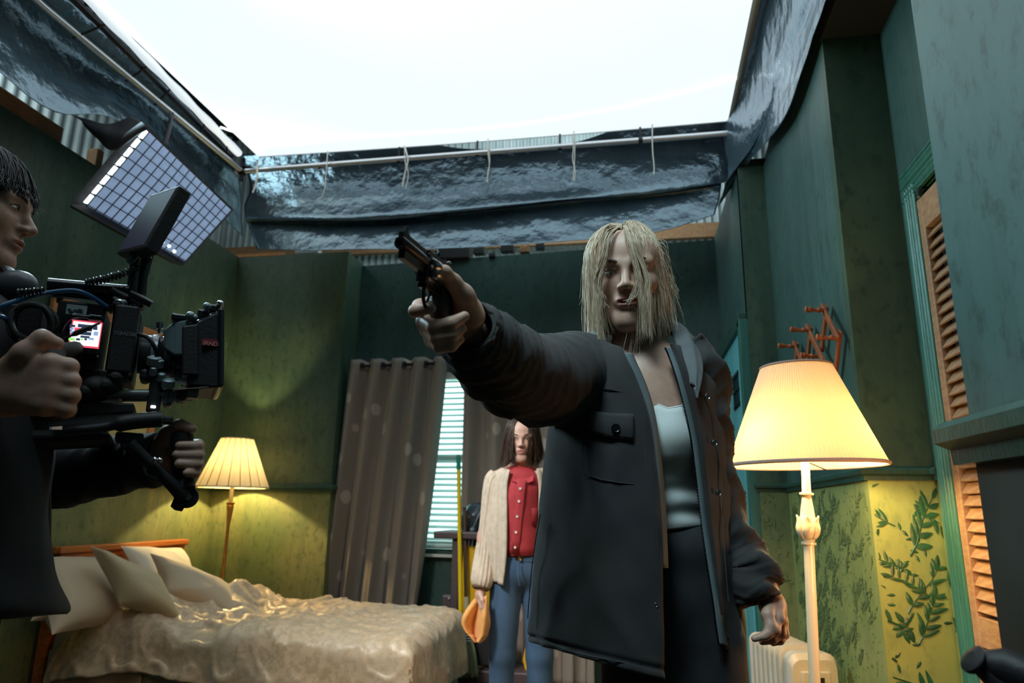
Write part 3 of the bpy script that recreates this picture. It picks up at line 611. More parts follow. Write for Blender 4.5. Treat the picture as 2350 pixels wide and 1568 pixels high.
X = BX1-.07+ox; Y = BY0+.07-oy; d = (dx**3+dy**3)**(1/3.0)
Pf = np.stack([x, y, 0*x], -1).reshape(-1, 3)
rump = .25+.75*smooth(1-S_, .25, .75)
w1 = waves(Pf, 7, 51, 7, (1, .8, 1)).reshape(x.shape); w2 = waves(Pf, 17, 52, 9, (.8, 1.1, 1)).reshape(x.shape); w3 = waves(Pf, 40, 53, 10).reshape(x.shape)
ridge = lambda w_: 1-np.abs(np.tanh(w_*1.1))
h = rump*(.022*w1+.050*ridge(1.6*w2)*(.6+.4*w1)+.020*ridge(1.4*w3))+.010*ridge(1.5*w3)
roll = np.exp(-((x+2.18+.30*(y-3.75)-.05*np.sin(y*6))/.11)**2)*smooth(T_, .02, .12)*(1-smooth(T_, .38, .62))    # thick rolled fold near the pillows
h = h+.085*roll
hang = np.clip(d/.25, 0, 1); fold = np.sin(x*16+2*np.sin(x*3.1)+1.2*w1)*smooth(dy, .02, .25)+np.sin(y*17+1.5*w1)*smooth(dx, .02, .25)
Z = BZ+.02-d+h*(1-.55*hang); Y = Y-(.014*fold+h*.6)*hang*(dy > .02)-.02*hang*(dy > .02); X = X+(.014*fold+.02+h*.5)*hang*(dx > .02)
Z = np.where(dy > 0, Z+.03*np.sin(x*5.1+.6)*smooth(dy, .1, .26), Z)
V = np.stack([X, Y, Z], -1); q = MB(); q.grid(V); CF = q.build('comforter', M['satin'], angle=180, solid=.012, off=-1); tag(CF, 'rumpled champagne satin comforter spread over the single bed', 'comforter')
q = MB(); q.tube(V[4:-1:2, -1], .006, 6); q.build('piping', mat('piping', (.24, .22, .13), .6), CF)
q = MB(); q.tube(V[-1, ::2], .006, 6); q.build('piping', bpy.data.materials['piping'], CF)
# bed sheet showing at the head end
q = MB(); u_ = np.linspace(0, 1, 30); V = np.stack([np.stack([np.full(30, xx), BY0-.012+0*u_+(.03 if zz > .5 else 0)-.012*np.sin(u_*9+xx*8), zz+0*u_], 1)+A(0, 0, 0) for xx, zz in ((-2.88, .515),)])
g = np.zeros((24, 16, 3))
for i, xx in enumerate(np.linspace(-2.88, -2.36, 24)):
    for j, v in enumerate(np.linspace(0, 1, 16)):
        o_, d_ = drop(v*.42-.10); g[i, j] = (xx, BY0+.075-o_-.008*math.sin(xx*30+v*5), BZ+.012-d_+.006*math.sin(xx*22+v*9))
q = MB(); q.grid(g); tag(q.build('bed_sheet', mat('sheet_beige', (.46, .42, .32), .7, sheen=.2), angle=180, solid=.003), 'beige sheet tucked over the mattress edge beside the cameraman', 'sheet')
# ---- pillows
def pillow(label, c, wv, hv, th, col, seed, wr=.006, corner=.10, name='pillow', group=None):
    n_ = 44; a = np.linspace(-1, 1, n_); U_, W_ = np.meshgrid(a, a, indexing='ij')
    prof = np.clip((1-np.abs(U_)**2.6)*(1-np.abs(W_)**2.6), 0, 1)**.55
    uu = U_*(1-corner*(1-np.abs(W_)**2)*np.abs(U_)); ww = W_*(1-corner*(1-np.abs(U_)**2)*np.abs(W_))
    wv = A(*wv); hv = A(*hv); nn = unit(np.cross(wv, hv)); c = A(*c); q = MB()
    base = c+wv*uu[..., None]+hv*ww[..., None]; P = base.reshape(-1, 3)
    wk = (waves(P, 22, seed, 8)*.6+1.4*(1-np.abs(np.tanh(waves(P, 30, seed+1, 8)))))*wr; wk = wk.reshape(U_.shape)*np.clip(prof*3, 0, 1)*(.35+.65*np.maximum(np.abs(U_), np.abs(W_)))
    q.grid(base+nn*(th*prof+wk)[..., None]); q.grid((base-nn*(th*prof+wk)[..., None])[::-1])
    o = q.build(name, col, angle=180); return tag(o, label, name, group)
M['pil_a'] = mat('pillow_beige', (.52, .42, .29), .75, sheen=.3, bump=.08, bscale=120)
M['pil_w'] = mat('pillow_cream', (.72, .66, .52), .75, sheen=.2, bump=.08, bscale=120)
M['pil_c'] = mat('cushion_gold_grey', (.50, .41, .24), .6, sheen=.3, bump=.1, bscale=120)
g_ = 'pillows on the bed'
pillow('large beige pillow leaning on the left end of the headboard', onx(192, 1358, -2.70), (.03, .25, -.01), (-.12, .01, .165), .095, M['pil_a'], 61, group=g_)
pillow('cream white pillow propped on the right end of the headboard', onx(376, 1318, -2.74), (.04, .22, -.015), (-.11, .02, .15), .085, M['pil_w'], 62, group=g_)
pillow('small square cushion standing on its corner in front of the other pillows', onx(320, 1352, -2.44), (.11, .12, -.075), (-.085, -.02, .135), .085, M['pil_c'], 63, .009, .12, 'cushion', g_)
pillow('brown beige cushion slumped right of the small square cushion', onx(452, 1354, -2.38), (.20, .09, -.085), (-.10, .06, .105), .08, M['pil_a'], 64, .010, .12, 'cushion', g_)
pillow('flat beige pillow under the leaning pillow by the cameraman', onx(140, 1392, -2.68), (.07, .09, 0), (-.03, .03, .05), .05, M['pil_a'], 65, group=g_)
# ================================================================== lamps
def shade_mat(name, cream, glow, fac):
    m, nt, b = newmat(name); b.inputs['Base Color'].default_value = (*cream, 1); b.inputs['Roughness'].default_value = .8
    tr = nt.nodes.new('ShaderNodeBsdfTranslucent'); tr.inputs[0].default_value = (*glow, 1); mx = nt.nodes.new('ShaderNodeMixShader'); mx.inputs[0].default_value = fac
    lk(nt, b.outputs[0], mx.inputs[1]); lk(nt, tr.outputs[0], mx.inputs[2]); lk(nt, mx.outputs[0], nt.nodes['Material Output'].inputs[0]); return m
M['shade_l'] = shade_mat('shade_cream', (.62, .54, .38), (1.0, .85, .55), LAMP_L[2])
M['shade_r'] = shade_mat('shade_pleated', (.56, .44, .32), (1.0, .74, .38), LAMP_R[2])
M['trim_pink'] = mat('shade_braid', (.35, .24, .20), .8)
M['bulb'] = mat('bulb_lit', (1, .9, .7), .4, emit=(1.0, .80, .45), estr=14)
M['brass'] = mat('brass_aged', (.45, .26, .08), .35, .8, col2=(.33, .17, .05), scale=14)
M['ivory'] = mat('ivory_enamel', (.64, .58, .42), .3, coat=.3)
def shade(c0, c1, r0, r1, pleats, depth, mtl, parent, seg=8, box=False):
    c0 = A(*c0); c1 = A(*c1); ax = unit(c1-c0); ex = unit(np.cross(ax, A(0, 1, 0))); ey = np.cross(ax, ex); n_ = pleats*seg; a = np.arange(n_)*2*math.pi/n_
    ph = np.sin(a*pleats); ph = np.sign(ph)*np.abs(ph)**.6 if box else ph; V = []
    for v in np.linspace(0, 1, 9):
        r = (r0+(r1-r0)*v)*(1+depth*ph); sc = .004*np.cos(a*pleats)*((v == 0)+(v == 1)) if box else 0
        V.append(c0+(c1-c0)*v+ex*(r*np.cos(a))[:, None]+ey*(r*np.sin(a))[:, None]+ax*(np.zeros(n_)+sc)[:, None])
    q = MB(); q.grid(np.array(V), cv=True); sh = q.build('shade', mtl, parent, angle=180); rings = []
    for k, (c, r) in enumerate(((c0, r0), (c1, r1))):
        q = MB(); b_ = np.arange(n_)*2*math.pi/n_; q.tube(c+ex*(r*1.006*np.cos(b_))[:, None]+ey*(r*1.006*np.sin(b_))[:, None], .0035+.0015*(k == 0), 6, closed=True); q.build('braid', M['trim_pink'] if not box else mtl, sh)
    return ax
# small lamp in the left corner
lb = ony(533, 1119, 4.385); lt = ony(546, 1008, 4.385); gx, gy = lb[0], lb[1]
L1 = thing('floor_lamp', 'brass floor lamp with fluted cream shade in the corner behind the bed', 'lamp', (gx, gy, 0))
shade(lb, A(lb[0], lb[1], lt[2]), .232, .105, 18, .022, M['shade_l'], L1, 12, True)
for k_ in range(20):
    a_ = k_*math.pi/10+.12; q = MB(); q.tube([lb+A(.2335*math.cos(a_), .2335*math.sin(a_), .002), A(lb[0]+.1065*math.cos(a_), lb[1]+.1065*math.sin(a_), lt[2]-.002)], [.0046, .0022], 6, flat=.5); q.build('pleat_line', mat('pleat_line_dark', (.42, .30, .14), .8) if k_ == 0 else bpy.data.materials['pleat_line_dark'], L1)  # brown tubes laid on as dark pleat lines, in place of fold shading
q = MB(); q.lathe([(.001, 0), (.13, 0), (.13, .012), (.05, .03), (.016, .05), (.012, .10), (.0105, lb[2]-.26), (.016, lb[2]-.20), (.024, lb[2]-.125), (.020, lb[2]-.115), (.028, lb[2]-.108), (.028, lb[2]-.10), (.012, lb[2]-.095)], 20, (gx, gy, 0)); q.build('pole', M['brass'], L1)
q = MB(); q.tube([(gx, gy, lb[2]-.10), (gx, gy, lb[2]+.05)], .0135, 14); q.build('candle_sleeve', M['ivory'], L1)
q = MB(); q.ball((gx, gy, lb[2]+.10), (.026, .026, .04), 16, 10); q.build('bulb', M['bulb'], L1)
bulb_light('floor_lamp_light', (gx, gy, lb[2]+.16), LAMP_L[0], LAMP_L[1], .02)
# large lamp at the right
rb = hp(1848, 1067, 1.93); rt = hp(1826, 843, 1.93); rbase = hp(1870, 1568, 1.93); ax = unit(rb-rbase); foot = rb-ax*(rb[2]/ax[2])
L2 = thing('floor_lamp', 'ivory floor lamp with large pleated glowing shade beside the heater', 'lamp', tuple(foot))
shade(rb, rt, .205, .095, 118, .010, M['shade_r'], L2, 6)
k = 1.93/1590*1.065; T = rb[2]
def at_(py): return (hp(1848+(py-1067)*.047, py, 1.93)-foot)@ax
q = MB(); q.lathe([(.001, 0), (.14, 0), (.14, .015), (.07, .035), (.03, .06), (.018, .09), (11*k, .2), (10.5*k, at_(1252)), (15*k, at_(1250)), (15*k, at_(1245)), (11*k, at_(1243)), (14*k, at_(1238)), (23*k, at_(1222)), (24*k, at_(1212)), (19*k, at_(1196)), (14.5*k, at_(1184)), (12.5*k, at_(1165)), (9.5*k, at_(1145)), (9*k, at_(1138)), (14*k, at_(1136)), (14.5*k, at_(1132)), (9*k, at_(1130)), (8.5*k, at_(1100)), (8.5*k, at_(1040))], 28, foot, ax); PL = q.build('pole', M['ivory'], L2, angle=50)
ex = unit(np.cross(ax, A(0, 1, 0))); ey = np.cross(ax, ex)
for i in range(6):
    a0 = i*math.pi/3+.3; V = []
    for v in np.linspace(0, 1, 9):
        wd = .50*(1-.0*v) if v < .55 else .50*math.cos((v-.55)/.45*1.45); r = np.interp(v, [0, .2, .45, .75, 1], [14, 22.5, 25.5, 22.5, 25])*k
        aa = a0+np.linspace(-wd, wd, 7); hgt = at_(1239)+(at_(1183)-at_(1239))*v
        V.append(foot+ax*hgt+ex*((r+.0012*np.cos(np.linspace(-3.1, 3.1, 7)))*np.cos(aa))[:, None]+ey*((r+.0012*np.cos(np.linspace(-3.1, 3.1, 7)))*np.sin(aa))[:, None])
    q = MB(); q.grid(np.array(V)); q.build('petal', M['ivory'], PL, angle=70, solid=.002)
for sx in (-1, 1): q = MB(); q.ball(rb+ax*.075+HR*sx*.055, (.024, .024, .036), 16, 10); q.tube([rb+ax*.02, rb+ax*.03+HR*sx*.05], .006, 8); q.build('bulb', M['bulb'], L2)  # second bulb is added, both off axis so the pole catches light
for a0 in (0, 2.09, 4.19):
    q = MB(); q.tube([rb+ax*.01, rb+ax*.0+ex*.2*math.cos(a0)+ey*.2*math.sin(a0)], .0016, 5); q.build('shade_carrier', M['gunmetal'], L2)
for sx in (-1, 1): bulb_light('floor_lamp_light', tuple(rb+ax*.045+HR*sx*.095-HF*.03), LAMP_R[0]*.5, LAMP_R[1], .025)
# ================================================================== oil heater
HT = thing('oil_heater', 'scuffed white oil filled heater on the floor behind the lamp pole', 'heater', (.56, 2.84, 0))
M['enamel'] = mat('heater_enamel', (.68, .62, .52), .4, col2=(.60, .53, .42), scale=9, bump=.05, bscale=80)
hx, hy, hz = .575, 2.70, .672; hd = unit(A(-.22, 1, 0)); hr = A(hd[1], -hd[0], 0)
def fin(dist, wd, th, z0, z1, name, r=.032):
    o_ = [(-wd/2, z0), (wd/2, z0), (wd/2, z1-r)]+[(wd/2-r+r*math.cos(a), z1-r+r*math.sin(a)) for a in np.linspace(.2, 1.57, 6)]+[(-wd/2+r+r*math.cos(a), z1-r+r*math.sin(a)) for a in np.linspace(1.57, 2.94, 6)]+[(-wd/2, z1-r)]
    c = A(hx, hy, 0)+hd*dist; n_ = len(o_); q = MB(); f_ = []; V = []
    for dd, sc in ((-th/2, .93), (-th*.3, 1), (th*.3, 1), (th/2, .93)): V += [c+hd*dd+hr*xx*sc+A(0, 0, z0+(zz-z0)*(sc*.5+.5)) for xx, zz in o_]
    for l in range(3): f_ += [(l*n_+i, l*n_+(i+1) % n_, (l+1)*n_+(i+1) % n_, (l+1)*n_+i) for i in range(n_)]
    f_ += [tuple(range(n_))[::-1], tuple(range(3*n_, 4*n_))]; q.add(V, f_); return q.build(name, M['enamel'], HT, angle=32)
for i in range(7): fin(.075+i*.044, .155, .024, .10, hz-.005, 'fin')
fin(0.0, .165, .075, .09, hz-.012, 'front_cover', .035)
q = MB()
for zz in (.18, hz-.07): q.tube([A(hx, hy, zz)+hd*.03, A(hx, hy, zz)+hd*.36], .028, 12)
q.build('core_tube', M['enamel'], HT)
pf = A(hx, hy, 0)-hd*.041
q = MB(); q.box(pf+A(0, 0, .395), (.10, .012, .42), R=np.stack([hr, hd, A(0, 0, 1)], 1)); CP = q.build('control_panel', M['enamel'], HT, smooth=False, bevel=.004)
for zz, sz in ((.50, .045), (.42, .03)): q = MB(); q.lathe([(.001, .02), (sz*.42, .02), (sz*.5, 0)], 20, pf+A(0, 0, zz)-hd*.005, -hd); q.build('dial', M['enamel'], CP)
q = MB(); q.box(pf+A(0, 0, .572)-hd*.002, (.05, .014, .03), R=np.stack([hr, hd, A(0, 0, 1)], 1)); q.build('handle_slot', M['black'], CP, smooth=False)
for sx in (-1, 1):
    for dd in (.08, .32): q = MB(); c = A(hx, hy, .035)+hd*dd+hr*sx*.11; q.lathe([(.012, -.01), (.035, -.01), (.035, .01), (.012, .01)], 16, c, hr); q.tube([c, c+A(0, 0, .07)-hr*sx*.07], .008, 8); q.build('castor', M['black'], HT)
# ================================================================== accordion peg rack on the right wall
def wr(px, py, off=.012):
    p = onx(px, py, .70)
    for _ in range(4): p = onx(px, py, .695+.04*(p[1]-2.29)/1.33-off)
    return p
PR = thing('peg_rack', 'reddish wooden accordion peg rack on the right wall above the lampshade', 'rack', tuple(wr(1880, 780)))
M['rack'] = mat('rack_wood', (.36, .11, .035), .45, col2=(.26, .07, .025), scale=12, stretch=(1, 1, 1))
def ext(a, b, f): a = A(*a); b = A(*b); return a, a+(b-a)*f
for a, b, off in (((1897, 703), (1886, 805), .02), ((1928, 760), (1917, 862), .02), ((1861, 750), (1853, 830), .02), ((1830, 787), (1825, 850), .02)):
    q = MB(); q.beam(wr(*a, off), wr(*b, off), .024, .010, up=(-1, 0, 0)); q.build('slat', M['rack'], PR, smooth=False, bevel=.002)
for a, b in (((1886, 702), (1924, 780)), ((1850, 748), (1890, 830)), ((1820, 786), (1842, 836))):
    q = MB(); q.beam(wr(*a, .034), wr(*b, .034), .022, .010, up=(-1, 0, 0)); q.build('slat', M['rack'], PR, smooth=False, bevel=.002)
for a, tip in (((1896, 713), (1847, 718)), ((1925, 777), (1872, 782)), ((1860, 759), (1813, 763)), ((1877, 818), (1836, 822)), ((1828, 796), (1786, 798))):
    p0 = wr(*a, .03); p1 = wr(*tip, .03); d_ = unit(A(-1, 0, .10)); Lp = .115
    for L_ in np.linspace(.04, .3, 60):
        pp = p0+d_*L_; v = pp-EYE; x_ = 1175+FPX*(v@RT)/(v@FW)
        if x_ < tip[0]: Lp = L_; break
    q = MB(); q.lathe([(.007, 0), (.007, Lp*.25), (.010, Lp*.35), (.006, Lp*.45), (.006, Lp*.6), (.011, Lp*.75), (.009, Lp*.86), (.012, Lp*.95), (.006, Lp)], 12, p0, d_); q.build('peg', M['rack'], PR)
# ================================================================== framed picture behind the camera rig
a, b = onx(128, 688, -2.985), onx(336, 1022, -2.985); y0, y1, z0, z1 = a[1], b[1], b[2], a[2]
PF = thing('picture_frame', 'brown wooden picture frame on the left wall behind the film camera', 'picture', (-2.98, (y0+y1)/2, (z0+z1)/2))
q = MB(); q.box((-2.982, (y0+y1)/2, (z0+z1)/2), (.012, y1-y0-.04, z1-z0-.04)); q.build('mount', mat('picture_mount', (.50, .42, .18), .7, col2=(.42, .36, .14), scale=4), PF, smooth=False)
for c, sz in (((y0, (z0+z1)/2), (.055, z1-z0+.05)), ((y1, (z0+z1)/2), (.055, z1-z0+.05)), (((y0+y1)/2, z0), (y1-y0+.05, .055)), (((y0+y1)/2, z1), (y1-y0+.05, .055))):
    q = MB(); q.box((-2.978, c[0], c[1]), (.03, sz[0], sz[1])); q.build('frame_side', M['wood_orange'], PF, smooth=False, bevel=.006)
# ================================================================== cleaning cart with bags, mop and broom
CY = 4.55
def cp_(px, py, dy=0.0): return ony(px, py, CY+dy)
CT = thing('cleaning_cart', 'dark cleaning cart with yellow bag standing by the window', 'cart', tuple(A(cp_(1095, 1500)[0], CY, 0)))
M['cart'] = mat('cart_plastic', (.075, .055, .06), .5, bump=.05, bscale=80); M['yellow'] = mat('yellow_vinyl', (.72, .42, .015), .4, bump=.5, bscale=7, bdist=.02)
a, b = cp_(1010, 1221), cp_(1230, 1236); q = MB(); q.box(((a[0]+b[0])/2, CY+.05, (a[2]+b[2])/2), (b[0]-a[0], .42, .045)); q.build('tray', M['cart'], CT, smooth=False, bevel=.01)
def panel(name, px0, px1, py0, py1, mtl, dy=0, th=.05, bev=.01):
    a, b = cp_(px0, py1, dy), cp_(px1, py0, dy); q = MB(); q.box(((a[0]+b[0])/2, CY+dy, (a[2]+b[2])/2), (b[0]-a[0], th, b[2]-a[2])); return q.build(name, mtl, CT, smooth=False, bevel=bev)
panel('column', 1030, 1058, 1236, 1540, M['cart'], -.10, .06); panel('column', 1010, 1052, 1366, 1545, M['cart'], -.06, .06); panel('column', 1200, 1226, 1236, 1540, M['cart'], .1, .06)
for px, py in ((1031, 1373), (1030, 1398)): q = MB(); p = cp_(px, py, -.095); q.lathe([(.001, .006), (.007, .006), (.008, 0)], 12, p, (0, -1, 0)); q.build('bolt', M['steel'], CT)
panel('base', 1010, 1230, 1528, 1545, M['cart'], .02, .42)
a = cp_(1064, 1250); q = MB(); g = []
for v in np.linspace(0, 1, 14):
    c = A(cp_(1110, 1260)[0], CY+.02, cp_(1110, 1252)[2]-v*.62); an = np.linspace(0, 6.283, 41)[:-1]; rr = .155*(1+.10*math.sin(v*3.1))*(1+.06*np.sin(an*5+v*4)+.04*np.sin(an*9-v*7)); g.append(c+np.stack([rr*np.cos(an), rr*.8*np.sin(an), 0*an], 1))
q.grid(np.array(g), cv=True); q.f.append(tuple(13*40+i for i in range(40))); q.build('yellow_bag', M['yellow'], CT, angle=180)
panel('lower_bin', 1090, 1135, 1400, 1522, M['black'], -.12, .14)
q = MB(); g = []
for v in np.linspace(0, 1, 10):
    c = cp_(1142+6*math.sin(v*3), 1425+v*112, -.16); an = np.linspace(0, 6.283, 21)[:-1]; rr = .028+.03*math.sin(v*2.6); g.append(c+np.stack([rr*np.cos(an), rr*.7*np.sin(an), 0*an], 1))
q.grid(np.array(g), cv=True); q.build('hanging_rag', M['yellow'], CT, angle=180)
q = MB(); c = [cp_(1205, 1488, -.14), cp_(1228, 1506, -.14), cp_(1206, 1542, -.14), cp_(1199, 1515, -.14)]; q.add(c+[p+A(0, .02, 0) for p in c], [(0, 1, 2, 3), (7, 6, 5, 4), (0, 4, 5, 1), (1, 5, 6, 2), (2, 6, 7, 3), (3, 7, 4, 0)]); q.build('hanging_rag', M['yellow'], CT, smooth=False, bevel=.004)
for px, dy in ((1120, -.16), (1215, .18)):
    p = cp_(px, 1552, dy); r_ = max(.05, p[2]); r_ = min(r_, .125); p[2] = r_+.001
    q = MB(); aa = np.linspace(0, 6.283, 33)[:-1]; q.tube([p+A(r_*.82*math.cos(t), 0, r_*.82*math.sin(t)) for t in aa], r_*.18, 10, closed=True); WHL = q.build('wheel', mat('tyre_grey', (.30, .31, .31), .6), CT)
    q = MB(); q.lathe([(.01, -.02), (r_*.28, -.018), (r_*.7, -.005), (r_*.7, .005), (.01, .02)], 20, p, (0, 1, 0)); q.build('hub', M['black'], WHL)
q = MB(); q.tube(crv([cp_(1088, 1505, -.17), cp_(1105, 1516, -.17), cp_(1130, 1507, -.17)], 10), .012, 8); q.build('mudguard', mat('grey_plastic', (.16, .17, .19), .5), CT)
BG = thing('rubbish_bag', 'dark knotted plastic bag bundled on top of the cleaning cart', 'bag', tuple(cp_(1095, 1215)))
c = cp_(1098, 1196, .0); q = MB(); aa = np.linspace(0, math.pi, 22); bb = np.arange(36)*6.283/36; D_ = np.stack([np.outer(np.sin(aa), np.cos(bb)), np.outer(np.sin(aa), np.sin(bb)), np.outer(np.cos(aa), np.ones(36))], -1)
rr = .12*(1+.10*waves(D_.reshape(-1, 3), 5, 71).reshape(22, 36)+.06*np.abs(waves(D_.reshape(-1, 3), 11, 72)).reshape(22, 36)); q.grid(c+D_*rr[..., None]*A(.9, .8, .95), cv=True); q.build('body', mat('bag_dark_blue', (.03, .045, .06), .25, bump=.5, bscale=12, bdist=.03), BG, angle=180)
q = MB(); p = cp_(1084, 1217, -.12); q.ball(p, .018, 10, 8); q.tube(crv([p, p+A(-.012, -.01, -.05), p+A(-.02, 0, -.09)], 8), .010, 6, flat=.5); q.tube(crv([p, p+A(.01, -.01, -.04), p+A(.0, 0, -.10)], 8), .009, 6, flat=.5); q.tube(crv([p, p+A(.03, .0, .07), p+A(.06, .02, .14)], 8), .006, 6); q.build('knot', mat('bag_tie', (.12, .15, .17), .4), BG)
MP = thing('mop_handle', 'yellow mop pole with green tip leaning in the cleaning cart', 'mop', tuple(cp_(1058, 1480, -.2)))
q = MB(); q.tube([cp_(1052.5, 1074, -.16), cp_(1058, 1476, -.2)], .0125, 12); q.build('pole', mat('pole_yellow', (.75, .55, .01), .35), MP)
for a, b in (((1051.5, 1044), (1052.5, 1078)), ((1058, 1472), (1060, 1556))): q = MB(); q.tube(lin([cp_(*a, -.16 if a[1] < 1100 else -.2), cp_(*b, -.16 if a[1] < 1100 else -.2)], 5), [.010, .0145, .0135, .015, .0145], 12); q.build('grip' if a[1] < 1100 else 'socket', mat('green_plastic', (.01, .22, .15), .4), MP)
PO = thing('cart_pole', 'thin brown pole standing behind the yellow mop pole', 'pole', tuple(cp_(1068, 1400, -.13))); q = MB(); q.tube([cp_(1066, 1168, -.13), cp_(1072, 1530, -.13)], .011, 10); q.build('stick', mat('stick_brown', (.10, .06, .045), .6), PO); q = MB(); q.ball(cp_(1066, 1168, -.13), .012, 10, 8); q.build('tip', M['black'], PO)
BR = thing('broom', 'green grey bristle broom hanging by the cart wheel', 'broom', tuple(cp_(1076, 1550, -.24)))
q = MB(); q.tube([cp_(1071, 1370, -.22), cp_(1073, 1456, -.24)], [.017, .021], 10); q.build('handle', mat('broom_stick', (.30, .28, .17), .7), BR)
rb_ = random.Random(5); q = MB()
for i in range(150):
    u = rb_.uniform(-1, 1); w_ = rb_.uniform(-1, 1); p0 = cp_(1073.5+u*6, 1455, -.24+w_*.015); p1 = cp_(1075+u*17, 1500, -.24+w_*.03); p2 = cp_(1076+u*21, 1548+rb_.uniform(-4, 8), -.24+w_*.045); q.tube(crv([p0, p1, p2], 6), .0028, 3, cap=False, tint=rb_.random())
o = q.build('bristles', mat('bristle', (.16, .19, .09), .8, col2=(.24, .26, .14), scale=40, stretch=(1, 1, .1)), BR); o['kind'] = 'stuff'
q = MB()
for py in (1458, 1464, 1470): q.lathe([(.026, -.003), (.029, 0), (.026, .003)], 14, cp_(1074, py, -.24), (0, 0, 1), cap=False)
q.build('binding', M['white_tie'], BR)
# ================================================================== black stand arm, lower right corner
ST = thing('stand_arm', 'black grip arm poking in at the lower right corner', 'stand', tuple(hp(2330, 1560, .82)))
q = MB(); q.tube(crv([hp(2226, 1508, .82), hp(2238, 1516, .82), hp(2262, 1524, .82)], 10), [.007, .014, .016, .0165, .016, .014, .012, .011, .011, .0105], 14); q.build('knob', M['rubber'], ST)
q = MB(); q.tube([hp(2255, 1519, .82), hp(2300, 1528, .81), hp(2380, 1560, .79)], [.012, .019, .019], 14); q.tube([hp(2262, 1530, .82), hp(2300, 1572, .81)], .014, 12); q.build('arm', M['black'], ST)
p = hp(2380, 1560, .79); q = MB(); q.tube([p, A(p[0], p[1], .02)], .014, 12); q.build('post', M['black'], ST)
for a0 in (1.0, 3.1, 5.2): q = MB(); q.tube([A(p[0], p[1], .22), A(p[0]+.05*math.cos(a0), p[1]+.20*math.sin(a0), .01)], .009, 8); q.build('leg', M['black'], ST)
# ================================================================== body building: blended distance fields turned into one skin
def surfnet(S, org, h):
    ins = S < 0; n = np.array(S.shape)-1; cnt = np.zeros(n, np.int8)
    C8 = [(i, j, k) for i in (0, 1) for j in (0, 1) for k in (0, 1)]
    sl = lambda c: tuple(slice(c[a], c[a]+n[a]) for a in range(3))
    for c in C8: cnt += ins[sl(c)]
    act = (cnt > 0) & (cnt < 8); ids = np.full(n, -1, np.int64); I = np.argwhere(act); ids[act] = np.arange(len(I))
    pos = np.zeros((len(I), 3)); wt = np.zeros(len(I))
    for ax in range(3):
        e = np.zeros(3, int); e[ax] = 1
        for c in C8:
            if c[ax]: continue
            c = np.array(c); s0 = S[tuple((I+c).T)]; s1 = S[tuple((I+c+e).T)]; m = (s0 < 0) != (s1 < 0)
            t = s0[m]/(s0[m]-s1[m]); pos[m] += c+e*t[:, None]; wt[m] += 1
    V = (I+pos/wt[:, None])*h+org; F = []
    for ax in range(3):
        e = np.zeros(3, int); e[ax] = 1; b, c = [np.eye(3, dtype=int)[(ax+k) % 3] for k in (1, 2)]
        lo = ins[tuple(slice(0, S.shape[a]-1) if a == ax else slice(1, S.shape[a]-1) for a in range(3))]
        hi = ins[tuple(slice(1, S.shape[a]) if a == ax else slice(1, S.shape[a]-1) for a in range(3))]
        E = np.argwhere(lo != hi); st = lo[tuple(E.T)]; E = E+(b+c)
        q = np.stack([ids[tuple((E-o).T)] for o in (0*b, b, b+c, c)], 1); q[~st] = q[~st][:, ::-1]; F.append(q)
    return V, np.concatenate(F)
def cap_(p0, p1, r0, r1=None, k=None): return ('c', A(*p0), A(*p1), r0, r0 if r1 is None else r1, k)
def ell(c, r, R=None, k=None, sub=False): return ('s' if sub else 'e', A(*c), np.eye(3) if R is None else np.array(R), A(*np.broadcast_to(r, 3)), k)
def chain(pts, rs, k=None): return [cap_(pts[i], pts[i+1], rs[i], rs[i+1], k) for i in range(len(pts)-1)]
def sdf(prims, h, k0, lo=None, hi=None):
    bl, bh = [], []
    for p in prims:
        if p[0] == 'c': r = max(p[3], p[4]); bl.append(np.minimum(p[1], p[2])-r); bh.append(np.maximum(p[1], p[2])+r)
        else: e = np.sqrt(((p[2]*p[3])**2).sum(1)); bl.append(p[1]-e); bh.append(p[1]+e)
    lo = np.min(bl, 0)-3*h if lo is None else A(*lo); hi = np.max(bh, 0)+3*h if hi is None else A(*hi)
    N = np.ceil((hi-lo)/h).astype(int)+1; S = np.full(N, .08, np.float32); axs = [lo[a]+h*np.arange(N[a]) for a in range(3)]
    for p, l, u in zip(prims, bl, bh):
        k = p[-1] if p[-1] is not None else k0; pad = k+3*h
        i0 = np.clip(np.floor((l-pad-lo)/h).astype(int), 0, N); i1 = np.clip(np.ceil((u+pad-lo)/h).astype(int)+1, 0, N)
        if np.any(i1 <= i0): continue
        X, Y, Z = np.meshgrid(*[axs[a][i0[a]:i1[a]] for a in range(3)], indexing='ij'); P = np.stack([X, Y, Z], -1)
        if p[0] == 'c':
            ba = p[2]-p[1]; L = max(ba@ba, 1e-12); t = np.clip(((P-p[1])@ba)/L, 0, 1); d = np.linalg.norm(P-p[1]-t[..., None]*ba, axis=-1)-(p[3]+(p[4]-p[3])*t)
        else:
            q = (P-p[1])@p[2]; g = np.linalg.norm(q/p[3], axis=-1); g2 = np.linalg.norm(q/p[3]**2, axis=-1)+1e-9; d = g*(g-1)/g2
        sub = tuple(slice(i0[a], i1[a]) for a in range(3)); a_ = S[sub]
        if p[0] == 's': hh = np.clip(.5-.5*(a_+d)/k, 0, 1); S[sub] = a_+(-d-a_)*hh+k*hh*(1-hh)
        else: hh = np.clip(.5+.5*(a_-d)/k, 0, 1); S[sub] = a_+(d-a_)*hh-k*hh*(1-hh)
    return surfnet(S, lo, h)
